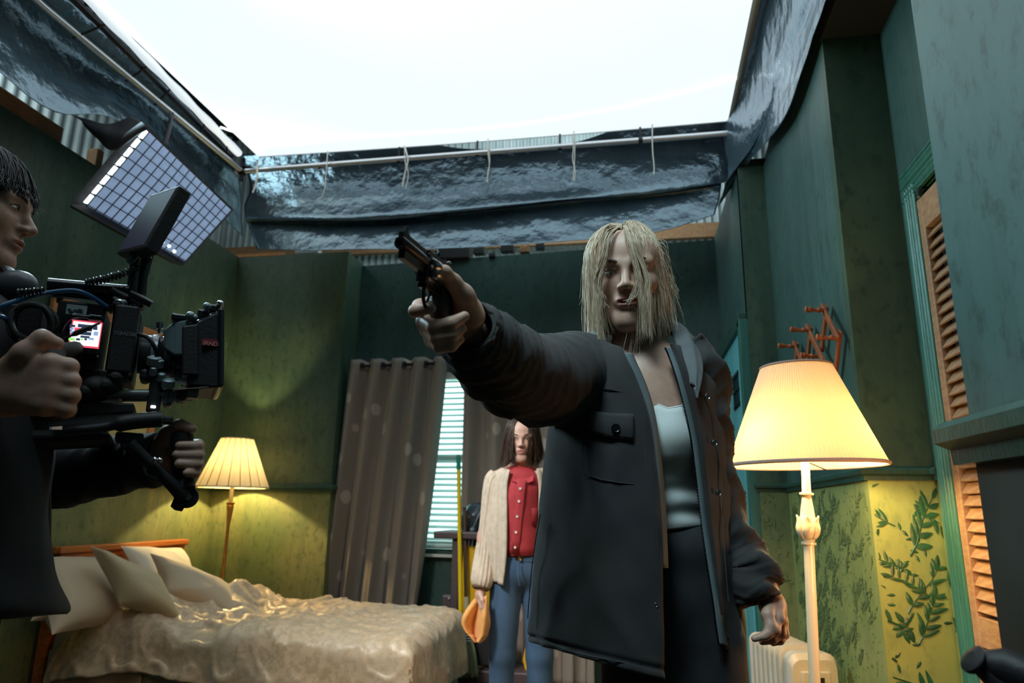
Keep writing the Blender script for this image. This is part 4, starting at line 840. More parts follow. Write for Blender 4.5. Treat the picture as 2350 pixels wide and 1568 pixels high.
def relax(V, F, it=2, lam=.5):
    e = np.concatenate([F[:, [0, 1]], F[:, [1, 2]], F[:, [2, 3]], F[:, [3, 0]]]); cnt = np.bincount(e.ravel(), minlength=len(V))[:, None]+1e-9
    for _ in range(it):
        s = np.zeros_like(V)
        for c in range(3): s[:, c] = np.bincount(e[:, 0], V[e[:, 1], c], len(V))+np.bincount(e[:, 1], V[e[:, 0], c], len(V))
        V = V+lam*(s/cnt-V)
    return V
def add_sdf(mb, prims, h, k, it=2, tint=None, **kw):
    V, F = sdf(prims, h, k, **kw); V = relax(V, F, it)
    return mb.add(V, F, 0.0 if tint is None else tint(V))
def head_prims(c, X, Fd, Z, s, mouth=.0018, fem=True):
    """X = figure's side axis, Fd = where the face points, Z = crown"""
    R = np.stack([X, Fd, Z], 1); w = lambda x, f, z: A(*c)+R@(A(x, f, z)*s); E = lambda p, r, k=None, sub=False: ell(w(*p), A(*r)*s, R, k, sub); Cc = lambda a, b, r0, r1, k=None: cap_(w(*a), w(*b), r0*s, r1*s, k)
    j = 1.0 if fem else 1.12; P = [E((0, -.014, .036), (.073, .094, .077)), E((0, .030, -.020), (.058*j**.5, .056, .078)), E((0, .040, .045), (.060, .042, .050))]
    for q in (-1, 1):
        P += [Cc((q*.050*j, -.002, -.050), (q*.012*j, .064, -.089), .016, .017, .03*s), E((q*.037, .054, -.014), (.022, .020, .021), .02*s), Cc((q*.044, .068, .0265), (q*.012, .080, .024), .0095, .0095, .014*s)]
    P += [E((0, .067, -.089), (.021*j, .017, .017), .02*s), Cc((0, .080, .018), (0, .1035, -.019), .0070, .0088, .012*s), E((0, .103, -.0215), (.0085, .0085, .0075), .006*s)]
    for q in (-1, 1): P += [E((q*.0115, .094, -.0235), (.0075, .0105, .0072), .007*s), E((q*.031, .0905, .0095), (.0165, .0135, .0115), .012*s, True), E((q*.031, .0690, .0095), (.0145, .0120, .0118), .005*s), Cc((q*.020, .080, .0155), (q*.043, .0725, .0145), .0030, .0030, .005*s)]
    P += [E((0, .079, -.050), (.026, .014, .017), .012*s), E((0, .0885, -.0475), (.0215, .0085, .0052), .005*s), E((0, .0865, -.0580), (.0185, .0090, .0062), .005*s), ell(w(0, .0985, -.0527), A(.0195, .016, mouth)*s, R, .003*s, True)]
    for q in (-1, 1): P += [E((q*.0062, .1035, -.0300), (.0030, .0050, .0034), .003*s, True), E((q*.0735, -.004, -.002), (.0075, .019, .030), .006*s), E((q*.0790, .002, -.001), (.004, .010, .018), .004*s, True)]
    lips = [(w(0, .092, -.0475), .0225*s), (w(0, .090, -.0580), .020*s)]
    def tint(V):
        q = (V-A(*c))@R/s; t = np.clip(1-((q[:, 0]/.0235)**2+((q[:, 2]+.0525)/.0125)**2), 0, 1)*(q[:, 1] > .07); return np.clip(t*2.2, 0, 1)
    return P, w, R, tint
M['eye'] = mat('eye_white', (.62, .60, .58), .15, coat=.5)
M['iris'] = mat('iris_dark', (.03, .035, .03), .1, coat=1.0)
def skinmat(name, col, lip):
    m, nt, b = newmat(name); at = nt.nodes.new('ShaderNodeAttribute'); at.attribute_name = 'tint'
    n = noise(nt, mapped(nt), 55, 5); c = mix_rgb(nt, ramp(nt, n, .35, .7, 0, .6), col, (col[0]*.80, col[1]*.66, col[2]*.60)); c = mix_rgb(nt, at.outputs['Fac'], c, lip)
    lk(nt, c, b.inputs['Base Color']); b.inputs['Roughness'].default_value = .48
    b.inputs['Subsurface Weight'].default_value = .12; b.inputs['Subsurface Radius'].default_value = (.010, .004, .002); b.inputs['Subsurface Scale'].default_value = 1.0
    n2 = noise(nt, mapped(nt), 420, 3); bp = nt.nodes.new('ShaderNodeBump'); bp.inputs['Strength'].default_value = .12; bp.inputs['Distance'].default_value = .002; lk(nt, n2, bp.inputs['Height']); lk(nt, bp.outputs[0], b.inputs['Normal'])
    return m
def hairmat(name, c0, c1, rough=.42):
    m, nt, b = newmat(name); at = nt.nodes.new('ShaderNodeAttribute'); at.attribute_name = 'tint'
    lk(nt, mix_rgb(nt, at.outputs['Fac'], c0, c1), b.inputs['Base Color']); b.inputs['Roughness'].default_value = rough; b.inputs['Specular IOR Level'].default_value = .6; return m
def eyes(parent, w, R, s, hair, look=(0, 0), brow=.0028):
    for q in (-1, 1):
        e = MB(); e.ball(w(q*.031, .0725, .0095), A(.0125, .0098, .0060)*s, 18, 12, R); eo = e.build('eye', M['eye'], parent)
        e = MB(); e.ball(w(q*.031+look[0], .0765, .0095+look[1]), A(.0052, .0064, .0054)*s, 14, 10, R); e.build('iris', M['iris'], eo)
        L = crv([w(q*.018, .0800, .0090), w(q*.025, .0835, .0150), w(q*.033, .0825, .0160), w(q*.0445, .0750, .0100)], 12); e = MB(); e.tube(L, .0012*s, 5); e.build('eyelashes', hair, parent)
        L = crv([w(q*.012, .0885, .0270), w(q*.024, .0890, .0325), w(q*.036, .0835, .0335), w(q*.049, .0710, .0275)], 14); e = MB(); e.tube(L, np.array([.6, .9, 1, 1, 1, 1, 1, .95, .9, .8, .7, .55, .4, .2])*brow*s, 6, flat=1.0); e.build('eyebrow', hair, parent)
def loft(rows, n=64, a0=-math.pi, a1=math.pi, disp=None, m=None, closed=True, power=1.0):
    """rows = (x left, x right, y, rho, half depth): elliptical sections round an upright figure seen by the lens"""
    Rw = crv(rows, m or len(rows)*6); th = np.linspace(a0, a1, n, endpoint=not closed); V = np.zeros((len(Rw), n, 3))
    for i, (xl, xr, py, rho, b) in enumerate(Rw):
        xc, hw = (xl+xr)/2, (xr-xl)/2; sn, cs = np.sin(th), np.cos(th)
        for j in range(n): V[i, j] = hp(xc+hw*np.sign(sn[j])*abs(sn[j])**power, py, rho-b*np.sign(cs[j])*abs(cs[j])**power)
    return wrinkle(V, disp, closed)
def wrinkle(V, disp, closed):
    if disp is None: return V
    ext_ = np.concatenate([V[:, -1:], V, V[:, :1]], 1) if closed else V
    du = np.gradient(ext_, axis=1); du = du[:, 1:-1] if closed else du
    N = np.cross(du, np.gradient(V, axis=0)); N /= np.linalg.norm(N, axis=2)[..., None]+1e-9
    c = V.mean((0, 1)); sg = np.sign(((V-c)*N).sum()); return V+N*sg*disp(V)[..., None]
def sweep(path, n=48, m=60, disp=None, flat=1.0):
    """path = rows (x, y, z, radius) in metres"""
    P = crv(path, m); C = P[:, :3]; T = np.gradient(C, axis=0); T /= np.linalg.norm(T, axis=1)[:, None]; u = A(0, 0, 1); V = np.zeros((m, n, 3)); a = np.arange(n)*2*math.pi/n
    for i in range(m):
        u = unit(u-T[i]*(u@T[i])); b = np.cross(T[i], u); r = P[i, 3]*np.ones(n)
        if disp is not None: r = r+disp(i/(m-1), a)
        V[i] = C[i]+(np.cos(a)*r)[:, None]*u*flat+(np.sin(a)*r)[:, None]*b
    return V
def hair_fall(mb, w, n, rnd, phi, zt, part=0.0, clumps=60, thick=(.0006, .0013), root_dark=.35, mess=.006, flare=.0, R_=(.083, .101, .084), C_=(0, -.018, .040), crown=False, tone=(.6, .22), lift=.006, tipin=.008, xs=(1, 1)):
    """locks that leave a parting (or a crown), lie over the skull and then hang; phi = least angle from the face on each side"""
    cl = [(rnd.choice((-1, 1)), rnd.random(), rnd.gauss(0, 1), rnd.gauss(0, 1), rnd.gauss(0, 1)) for _ in range(clumps)]
    for i in range(n):
        sd, u, g1, g2, g3 = cl[rnd.randrange(clumps)]; u = min(1, max(0, u+rnd.gauss(0, .035))); lo = math.radians(phi[0] if sd > 0 else phi[1]); a = lo+u*(math.radians(178)-lo)
        d = A(sd*math.sin(a)*xs[0 if sd > 0 else 1], math.cos(a), 0); off = lift*rnd.uniform(.1, 1.8); P = []
        pf = .070*math.cos(a*.92)-.010
        P.append(A(part+sd*.002, pf, C_[2]+R_[2]*.985*math.sqrt(max(.2, 1-((pf-C_[1])/R_[1])**2))+off*.3) if not crown else A(0, -.035, C_[2]+R_[2]*.98))
        for e in (62, 38, 12):
            e = math.radians(e+rnd.gauss(0, 3)); q = A(*C_)+A(d[0]*R_[0], d[1]*R_[1], 0)*math.cos(e)+A(0, 0, R_[2]*math.sin(e)); P.append(q+unit(q-A(*C_))*off+A(rnd.gauss(0, 1), rnd.gauss(0, 1), 0)*mess*.35)
        z = zt(a, rnd, g1); e0 = P[-1]; steps = 3
        for k in range(1, steps+1):
            f = k/steps; p = e0+A(d[0], d[1], 0)*(flare*f-tipin*f*f)+A(g1, g2, 0)*mess*f*1.4+A(rnd.gauss(0, 1), rnd.gauss(0, 1), 0)*mess*f*.8; p[2] = e0[2]+(z-e0[2])*f; P.append(p)
        t = min(1, max(0, rnd.gauss(*tone)+.12*g3)); tt = np.clip(np.interp(np.linspace(0, 1, 15), [0, .25, .5, 1], [t*root_dark, t*.7, t, t*1.1]), 0, 1)
        mb.tube(crv([w(*p) for p in P], 15), np.array([1]*10+[.95, .85, .7, .5, .25])*rnd.uniform(*thick), 3, cap=False, tint=np.repeat(tt, 3))
def pr(px, py, rho, r): return (*hp(px, py, rho), r)
def locks(mb, roots, tips_fn, n, rnd, r0=.0012, r1=.0003, m=12, sides=4):
    for i in range(n):
        pts, t = tips_fn(i, rnd); P = crv(pts, m); rr = np.linspace(r0, r1, m)*rnd.uniform(.6, 1.4); mb.tube(P, rr, sides, cap=False, tint=t)
def cloth(name, c0, c1, weave=900, rough=.85, bump=.25, scale=18, sheen=.25, stretch=(1, 1, 1)): return mat(name, c0, rough, col2=c1, scale=scale, detail=6, bump=bump, bscale=weave, sheen=sheen*.2, stretch=stretch, bdist=.002)
def disc(name, p, nrm, r, th, mtl, parent, n=16):
    q = MB(); q.lathe([(.0001, th), (r*.55, th), (r*.62, th*.7), (r*.85, th), (r, th*.5), (r, 0)], n, p, nrm); return q.build(name, mtl, parent, angle=50)
HL = -HR; BK = HF; UPZ = A(0, 0, 1); FACE = -HF
# ================================================================== the woman with the revolver
M['skin_w'] = skinmat('skin_woman', (.52, .33, .25), (.38, .14, .12)); M['hair_w'] = hairmat('hair_blond', (.26, .17, .095), (.84, .68, .50))
M['coat'] = cloth('coat_canvas', (.020, .021, .023), (.034, .033, .032), 900, .9, .35, 10); M['coat_lining'] = cloth('coat_lining', (.030, .034, .036), (.045, .05, .052), 700)
M['zip_tape'] = cloth('zip_tape', (.10, .14, .15), (.13, .17, .18), 900); M['tank'] = cloth('tank_rib', (.62, .66, .64), (.54, .58, .57), 800, .85, .15, 14)
M['denim_black'] = cloth('trousers_black', (.010, .011, .013), (.016, .017, .02), 900)
wc = hp(1505, 1300, 1.42); WX = lambda dx, dy, z: A(wc[0], wc[1], 0)+HR*dx+HF*dy+UPZ*z
hc = hp(1441, 645, 1.40); yaw = math.radians(13); pit = math.radians(11)
f0 = FACE*math.cos(yaw)+HL*math.sin(yaw); Fd = unit(f0*math.cos(pit)-UPZ*math.sin(pit)); rl = math.radians(-2); X0 = unit(np.cross(Fd, UPZ)); Zc = np.cross(X0, Fd); Xd = X0*math.cos(rl)+Zc*math.sin(rl); Zc = np.cross(Xd, Fd)
HP_, hw_, hR, htint = head_prims(hc, Xd, Fd, Zc, 1.0, .0034)
nb = hp(1482, 862, 1.43); HP_ += [cap_(hw_(0, -.028, -.055), nb, .047, .054, .03), cap_(nb+HL*.03, hp(1350, 838, 1.415), .046, .040, .05), cap_(nb+HR*.03, hp(1606, 850, 1.425), .046, .040, .05), ell(hp(1500, 960, 1.432), (.135, .092, .135), np.stack([HR, HF, UPZ], 1), .05),
        cap_(nb+HL*.012-HF*.035, nb+HL*.11-HF*.035+UPZ*.012, .009, .007, .02), cap_(nb+HR*.012-HF*.035, nb+HR*.11-HF*.035+UPZ*.004, .009, .007, .02)]
B = MB(); add_sdf(B, HP_, .0026, .022, 2, htint)
SHL, ELL, WRL = hp(1345, 850, 1.40), hp(1190, 868, 1.18), hp(1066, 744, 1.0); SHR, ELR, WRR = hp(1594, 865, 1.44), hp(1648, 1170, 1.46), hp(1766, 1380, 1.40)
trunk = [ell(hp(1505, 1010, 1.465), (.135, .078, .16), np.stack([HR, HF, UPZ], 1)), ell(hp(1540, 1160, 1.455), (.110, .075, .15), np.stack([HR, HF, UPZ], 1)), ell(WX(.035, .02, .93), (.10, .07, .11), np.stack([HR, HF, UPZ], 1)), cap_(SHL, ELL, .045, .036), cap_(SHR, ELR, .042, .034), cap_(ELL, WRL, .034, .024), cap_(ELR, WRR, .032, .022)]
for sx in (-1, 1): trunk += [cap_(WX(.032+sx*.055, .02, .88), WX(.03+sx*.085, .0, .48), .060, .046), cap_(WX(.03+sx*.085, .0, .48), WX(.02+sx*.12, .01, .08), .044, .034), cap_(WX(.02+sx*.12, .02, .05), WX(.03+sx*.13, -.13, .035), .036, .028)]
add_sdf(B, trunk, .010, .03, 2)
# gun hand (her right): palm behind the grip, four fingers round it, thumb along the near flank
gp = lambda px, py, rho: hp(px, py, rho)
H1 = [cap_(WRL, gp(1060, 725, .985), .026, .027), cap_(gp(1072, 712, .985), gp(1015, 695, .975), .023, .017), cap_(gp(1068, 722, .99), gp(1008, 722, .985), .021, .016), cap_(gp(1066, 740, .995), gp(1008, 750, .99), .020, .015), cap_(gp(1064, 752, .995), gp(1012, 775, .985), .018, .013), cap_(gp(1078, 728, .975), gp(1062, 676, .945), .023, .016)]
H1 += chain([gp(1066, 682, .945), gp(1040, 648, .925), gp(1019, 626, .905), gp(991, 617, .885)], [.0150, .0115, .0098, .0075], .006)
H1 += chain([gp(1012, 692, .975), gp(962, 702, .945), gp(953, 714, .925), gp(990, 708, .905)], [.0120, .0095, .0090, .0070], .004)
H1 += chain([gp(1006, 722, .985), gp(972, 738, .950), gp(998, 752, .918), gp(1034, 744, .915), gp(1066, 726, .922)], [.0125, .0105, .0105, .0100, .0072], .004)
H1 += chain([gp(1008, 750, .99), gp(980, 758, .955), gp(1004, 776, .922), gp(1036, 770, .920), gp(1060, 755, .926)], [.0115, .0098, .0098, .0092, .0070], .004)
H1 += chain([gp(1012, 775, .985), gp(988, 780, .958), gp(1010, 796, .930), gp(1036, 794, .926), gp(1056, 780, .930)], [.0100, .0088, .0088, .0082, .0062], .004)
add_sdf(B, H1, .0019, .008, 2)
# hanging hand (her left)
g = lambda px, py, rho: hp(px, py, rho)
H2 = [cap_(hp(1757, 1350, 1.40), g(1772, 1390, 1.40), .023, .024)]+[cap_(g(1773, 1390, 1.40), g(x, y, r), .021, rr) for x, y, r, rr in ((1785, 1418, 1.375, .014), (1792, 1424, 1.395, .0135), (1794, 1428, 1.415, .0125), (1790, 1428, 1.435, .011))]
H2 += chain([g(1785, 1418, 1.375), g(1780, 1447, 1.362), g(1757, 1459, 1.356), g(1731, 1466, 1.354)], [.0098, .0090, .0080, .0062], .004)
H2 += chain([g(1793, 1424, 1.395), g(1793, 1455, 1.383), g(1772, 1468, 1.376), g(1749, 1473, 1.372)], [.0100, .0092, .0084, .0064], .004)
H2 += chain([g(1796, 1428, 1.415), g(1800, 1456, 1.405), g(1790, 1470, 1.398), g(1774, 1476, 1.394)], [.0096, .0088, .0080, .0062], .004)
H2 += chain([g(1790, 1428, 1.435), g(1796, 1452, 1.425), g(1789, 1464, 1.418), g(1778, 1470, 1.415)], [.0084, .0076, .0070, .0055], .004)
H2 += chain([g(1764, 1388, 1.385), g(1762, 1412, 1.368), g(1768, 1436, 1.360), g(1763, 1452, 1.355)], [.0145, .0112, .0098, .0075], .006)
add_sdf(B, H2, .0020, .008, 2)
WO = thing('person', 'blond woman in a dark canvas jacket pointing a revolver at arm\'s length', 'person', tuple(WX(0, 0, 0)))
BODY = B.build('body', M['skin_w'], WO, angle=180, tint=True); eyes(BODY, hw_, hR, 1.0, mat('brow_dark', (.07, .045, .03), .7), (-.002, -.001))
q = MB(); q.add(*[(lambda V, F: (relax(V, F, 2), F))(*sdf([ell(hw_(0, .080, -.0535), (.014, .006, .0035), hR)], .0012, .002))][0]); q.build('mouth_interior', mat('mouth_dark', (.05, .012, .012), .4), BODY)
# ---- hair: a centre parting, long loose locks, strands over the face
rnd = random.Random(11); hm = MB()
add_sdf(hm, [ell(hw_(0, -.022, .040), (.076, .094, .078), hR), ell(hw_(0, -.052, -.030), (.066, .058, .080), hR)], .004, .02, 1, lambda V: .12+0*V[:, 0])
hair_fall(hm, hw_, 2600, rnd, (31, 17), lambda a, r, g: -(.100+.038*r.random()+.016*g*.6), 0.0, 110, (.0005, .0011), .30, .0062, .003, (.079, .100, .080), (0, -.018, .042), tone=(.62, .22), xs=(1.0, .80))
for x0, x1, xt, zt, c in ((.026, .050, .046, -.060, 34), (-.012, -.026, -.032, -.115, 60), (-.018, -.042, -.042, -.125, 46), (-.012, -.026, -.002, -.058, 26), (.030, .060, .056, -.135, 40)):
    for i in range(c):                                           # the heavier hanks that fall over the face
        j = lambda s_: rnd.gauss(0, s_)
        P = [hw_(*p) for p in ((x0*.3+j(.002), .060, .106), (x0+j(.003), .092, .078+j(.003)), ((x0+x1)/2+j(.003), .099+j(.002), .035), (x1+j(.003), .101+j(.003), -.010), ((x1+xt)/2+j(.004), .105+j(.003), -.045 if zt > -.09 else -.06), (xt+j(.005), .098+j(.005), zt+j(.008)))]
        t = min(1, max(.2, rnd.gauss(.75, .2))); hm.tube(crv(P, 14), np.linspace(1.0, .35, 14)*rnd.uniform(.0006, .0011), 3, cap=False, tint=np.clip(np.repeat(np.linspace(t*.4, t*1.15, 14), 3), 0, 1))
for i in range(70):                                              # flyaways
    sd = rnd.choice((-1, 1)); P = [hw_(sd*.05, rnd.uniform(-.06, .06), .08), hw_(sd*(.074+rnd.uniform(0, .014)), rnd.uniform(-.05, .06), rnd.uniform(.0, .06)), hw_(sd*(.072+rnd.uniform(0, .038)), rnd.uniform(-.05, .06), rnd.uniform(-.12, .0))]
    hm.tube(crv(P, 10), .00028, 3, cap=False, tint=.6)
hm.build('hair', M['hair_w'], WO, angle=180, tint=True)
# ---- tank top
n_, m_ = 60, 70; V = np.zeros((m_, n_, 3))
for j in range(n_):
    u = j/(n_-1); yt = np.interp(u, [0, .16, .3, .5, .66, .78, 1], [868, 900, 922, 938, 932, 908, 850]); yb_ = 1222-18*u
    for i in range(m_):
        v = i/(m_-1); y = yt+(yb_-yt)*v; x = (1432+(1462-1432)*v)+u*((1632-1432)+(1655-1462-(1632-1432))*v); c = (x-1540)/110
        fold = .004*math.sin((y-1085)/9.5+1.2*math.sin(x/40))*smooth(y, 1085, 1130)*(1-smooth(y, 1195, 1215)); bust = .024*math.exp(-((y-1000)/60)**2)
        V[i, j] = hp(x, y, 1.341+.085*c*c-bust+.018*smooth(y, 1040, 1120)-fold-.004*smooth(v, 0, .04)+.003)
q = MB(); q.grid(V); TK = q.build('tank_top', M['tank'], WO, angle=180, solid=.003)
q = MB(); q.tube(V[0, 4:-4]-HF*.002, .0028, 6, flat=.7); q.build('neck_binding', M['tank'], TK)
# ---- trousers and boots
RU = np.stack([HR, HF, UPZ], 1); tr = [ell(WX(.035, .015, .965), (.122, .088, .12), RU), ell(WX(.035, .01, 1.05), (.118, .085, .06), RU)]
for sx in (-1, 1): tr += [cap_(WX(.032+sx*.060, .015, .88), WX(.03+sx*.085, .0, .48), .078, .062), cap_(WX(.03+sx*.085, .0, .48), WX(.02+sx*.12, .01, .10), .060, .055)]
q = MB(); add_sdf(q, tr, .010, .03, 2); q.build('trousers', M['denim_black'], WO, angle=180)
for sx in (-1, 1):
    q = MB(); add_sdf(q, [cap_(WX(.02+sx*.12, .02, .16), WX(.02+sx*.12, .02, .05), .05, .048), cap_(WX(.02+sx*.12, .03, .045), WX(.03+sx*.13, -.14, .040), .046, .040), ell(WX(.025+sx*.125, -.05, .015), (.05, .15, .018), np.stack([HR, HF, UPZ], 1))], .006, .015, 2, lo=WX(.02+sx*.12, 0, 0)-A(.2, .25, -.001), hi=WX(.02+sx*.12, 0, .24)+A(.2, .25, 0)); q.build('boot', M['rubber'], WO, angle=180)
# ---- jacket: rows of (left outline, left front edge, right front edge, right outline)
JR = [((1345, 770), (1428, 800), (1536, 790), (1572, 796)), ((1312, 800), (1440, 830), (1548, 815), (1596, 818)), ((1280, 860), (1462, 880), (1566, 868), (1640, 860)), ((1258, 935), (1481, 940), (1584, 935), (1656, 930)), ((1244, 1010), (1493, 1010), (1600, 1008), (1664, 1000)), ((1232, 1100), (1503, 1105), (1612, 1100), (1668, 1090)),
      ((1221, 1200), (1510, 1210), (1623, 1200), (1674, 1190)), ((1212, 1300), (1514, 1320), (1636, 1290), (1686, 1290)), ((1203, 1390), (1516, 1430), (1650, 1380), (1698, 1400)), ((1198, 1440), (1517, 1505), (1657, 1435), (1703, 1475)), ((1197, 1472), (1518, 1558), (1664, 1480), (1706, 1532))]
JT = crv([[c for p in r for c in p] for r in JR], 90); RC = 1.435
def jsec(row):
    xl, yl, xo, yo, xq, yq, xr, yr = row; return (xl+xr)/2, (xr-xl)/2, (xl, yl, xo, yo, xq, yq, xr, yr)
def jb(i): return .135+.03*i/89
V = np.zeros((90, 120, 3))
for i in range(90):
    xc, hw, (xl, yl, xo, yo, xq, yq, xr, yr) = jsec(JT[i]); to = math.asin(np.clip((xo-xc)/hw, -.98, .98)); tq = math.asin(np.clip((xq-xc)/hw, -.98, .98)); th = np.linspace(to, tq-2*math.pi, 120)
    for j, t in enumerate(th):
        x = xc+hw*math.sin(t); front = math.cos(t) > 0
        if front and t > -math.pi/2-.001: y = np.interp(x, [xl, xo], [yl, yo])
        elif front: y = np.interp(x, [xq, xr], [yq, yr])
        else: y = np.interp(x, [xl, xr], [yl, yr])
        V[i, j] = hp(x, y, RC-jb(i)*math.cos(t)*(1-.10*(abs(x-xo) < 60)*0))
def jd(P):
    p = P.reshape(-1, 3); a = waves(p, 16, 81, 7, (1, 1, .22)); b_ = waves(p, 38, 82, 8, (1, 1, .5)); c_ = waves(p, 9, 83, 6, (1, 1, .3))
    v = np.repeat(np.linspace(0, 1, 90), 120); d = .0075*c_+.0085*a*(.5+.5*v)+.0050*(1-np.abs(np.tanh(1.5*b_)))+.0016*waves(p, 90, 84, 8)
    d += .004*np.exp(-((v-.955)/.012)**2)*-1+.0025*np.sin(p[:, 0]*180)*smooth(v, .95, 1.0); return d.reshape(P.shape[:2])
V = wrinkle(V, jd, False); q = MB(); q.grid(V); JK = q.build('jacket', M['coat'], WO, angle=180, solid=.006)
def jfront(px, py, lift=.004):
    """front face of the jacket at a pixel"""
    i = int(np.argmin(np.abs((JT[:, 1]+JT[:, 3])/2-py))) if px < 1525 else int(np.argmin(np.abs((JT[:, 5]+JT[:, 7])/2-py))); xc, hw, _ = jsec(JT[i]); s_ = np.clip((px-xc)/hw, -.995, .995); return hp(px, py, RC-jb(i)*math.sqrt(1-s_*s_)-lift-.008)
# front facings with zip teeth, seams, pocket flap, studs
for nm, ix, iy, w0, w1 in (('zip_facing', 2, 3, -2, 17), ('zip_facing', 4, 5, -14, 3)):
    rows = []
    for i in range(4, 90 if ix == 4 else 62):
        x, y = JT[i][ix], JT[i][iy]; a = hp(x+w0, y, 1.32 if ix == 2 else 1.318); xc, hw, _ = jsec(JT[i]); r0 = RC-jb(i)*math.sqrt(max(0, 1-((x-xc)/hw)**2)); rows.append([hp(x+w0, y, r0-.004), hp(x+(w0+w1)/2, y, r0-.001), hp(x+w1, y, r0+.012)])
    q = MB(); q.grid(np.array(rows)); ZF = q.build(nm, M['zip_tape'], JK, angle=180, solid=.003); e = np.array([r[2 if ix == 2 else 0] for r in rows]); q = MB()
    L = crv(e, 150)
    for k_ in range(0, 150): q.box(L[k_], (.004, .004, .0022))
    o = q.build('zip_teeth', M['gunmetal'], ZF, smooth=False); o['kind'] = 'stuff'
def seam(pts, r=.0016, lift=.003): q = MB(); q.tube(crv([jfront(x, y, lift) for x, y in pts], 30), r, 5, flat=.6); return q.build('seam', M['coat_lining'], JK)
for pts in ([(1441, 850), (1462, 930), (1476, 1010), (1488, 1110), (1495, 1220), (1499, 1330), (1500, 1440), (1500, 1540)], [(1230, 1460), (1300, 1492), (1400, 1515), (1512, 1537)], [(1345, 890), (1390, 893), (1440, 903)], [(1240, 1180), (1226, 1260), (1217, 1340), (1211, 1420)], [(1340, 1090), (1400, 1105), (1455, 1112)], [(1340, 1000), (1336, 1050), (1340, 1090)], [(1640, 960), (1655, 1100), (1662, 1250), (1672, 1380)]): seam(pts)
q = MB(); G = np.array([[jfront(1350+x*103, np.interp(x, [0, .5, 1], [945, 950, 952])+v*np.interp(x, [0, .13, .5, 1], [26, 46, 55, 58]), .006+.004*math.sin(v*3.1)) for x in np.linspace(0, 1, 16)] for v in np.linspace(0, 1, 8)]); q.grid(G); PFL = q.build('pocket_flap', M['coat'], JK, angle=180, solid=.004)
disc('stud', jfront(1413, 983, .014), FACE, .0085, .004, M['gunmetal'], PFL)
for px, py in ((1621, 911), (1638, 1016), (1647, 1131)): disc('stud', jfront(px, py, .008), unit(FACE+HR*.3), .0062, .004, M['steel'], JK)
disc('stud', jfront(1505, 1388, .004), FACE, .004, .003, M['steel'], JK)
q = MB(); V = np.array([[hp(1655+dx, y, 1.33) for dx in (0, 9)] for y in (1000, 1012, 1024)]);
# sleeves
def folds(seed, amp, f):
    rs = np.random.RandomState(seed); ph = rs.rand(6)*6.28
    def d(t, a): return amp*((1-np.abs(np.sin(f*t*math.pi+1.3*np.sin(a+ph[0])+.8*np.sin(2*a+ph[1]))))**2*1.5+.5*np.sin(f*1.9*t*math.pi+2*np.sin(a+ph[2])+ph[3]))*(.55+.45*np.sin(a+ph[4]))+amp*.3*np.sin(f*5*t+3*a+ph[5])+amp*.55*(1-np.abs(np.sin(f*2.7*t*math.pi+1.8*np.sin(a+ph[3])+1.1*np.sin(3*a+ph[0]))))**3
    return d
SV = sweep([pr(1395, 858, 1.43, .060), pr(1350, 862, 1.415, .083), pr(1290, 868, 1.33, .083), pr(1225, 868, 1.235, .073), pr(1165, 838, 1.135, .065), pr(1120, 800, 1.065, .056), pr(1090, 772, 1.020, .047), pr(1074, 756, 1.000, .041)], 80, 130, folds(3, .0070, 8))
q = MB(); q.grid(SV, cv=True); SL = q.build('sleeve', M['coat'], WO, angle=180, solid=.004, off=-1)
q = MB(); q.tube(SV[-3], .0035, 6, closed=True); q.tube(SV[-9], .0016, 5, closed=True); q.build('cuff_hem', M['coat'], SL)
SV2 = sweep([pr(1556, 806, 1.44, .046), pr(1588, 848, 1.44, .060), pr(1606, 920, 1.445, .056), pr(1614, 1000, 1.45, .050), pr(1628, 1090, 1.455, .048), pr(1654, 1190, 1.455, .046), pr(1686, 1265, 1.445, .044), pr(1716, 1312, 1.425, .050), pr(1724, 1346, 1.41, .045), pr(1738, 1382, 1.40, .034)], 64, 110, folds(8, .0058, 6))
q = MB(); q.grid(SV2, cv=True); SL2 = q.build('sleeve', M['coat'], WO, angle=180, solid=.004, off=-1)
q = MB(); q.tube(SV2[-14], .0042, 6, closed=True); q.tube(SV2[-3], .003, 6, closed=True); q.build('cuff_hem', M['coat'], SL2)
# collar with the grey hood folded under it
inn = [hp(1452, 850, 1.325), hp(1425, 815, 1.335), hp(1400, 782, 1.365), hp(1398, 758, 1.43), hp(1462, 742, 1.50), hp(1530, 752, 1.45), hp(1552, 788, 1.38), hp(1566, 830, 1.345), hp(1580, 880, 1.325)]
mid_ = [hp(1440, 862, 1.318), hp(1402, 812, 1.330), hp(1366, 768, 1.38), hp(1375, 742, 1.45), hp(1462, 728, 1.53), hp(1552, 738, 1.47), hp(1582, 772, 1.385), hp(1594, 830, 1.335), hp(1596, 885, 1.315)]
out = [hp(1462, 905, 1.308), hp(1418, 858, 1.315), hp(1345, 800, 1.365), hp(1340, 772, 1.45), hp(1462, 766, 1.58), hp(1585, 772, 1.48), hp(1606, 800, 1.395), hp(1614, 850, 1.335), hp(1602, 915, 1.312)]
G = np.stack([crv(c, 60) for c in (inn, mid_, [(a+b)/2 for a, b in zip(mid_, out)], out)]); G = np.stack([crv(G[:, k], 14) for k in range(60)], 1); P = G.reshape(-1, 3); G = G+(waves(P, 30, 91, 8)*.003).reshape(G.shape[:2])[..., None]*A(0, 0, 1)
q = MB(); q.grid(G); q.build('collar', cloth('collar_grey', (.085, .10, .105), (.12, .135, .14), 700), JK, angle=180, solid=.006)
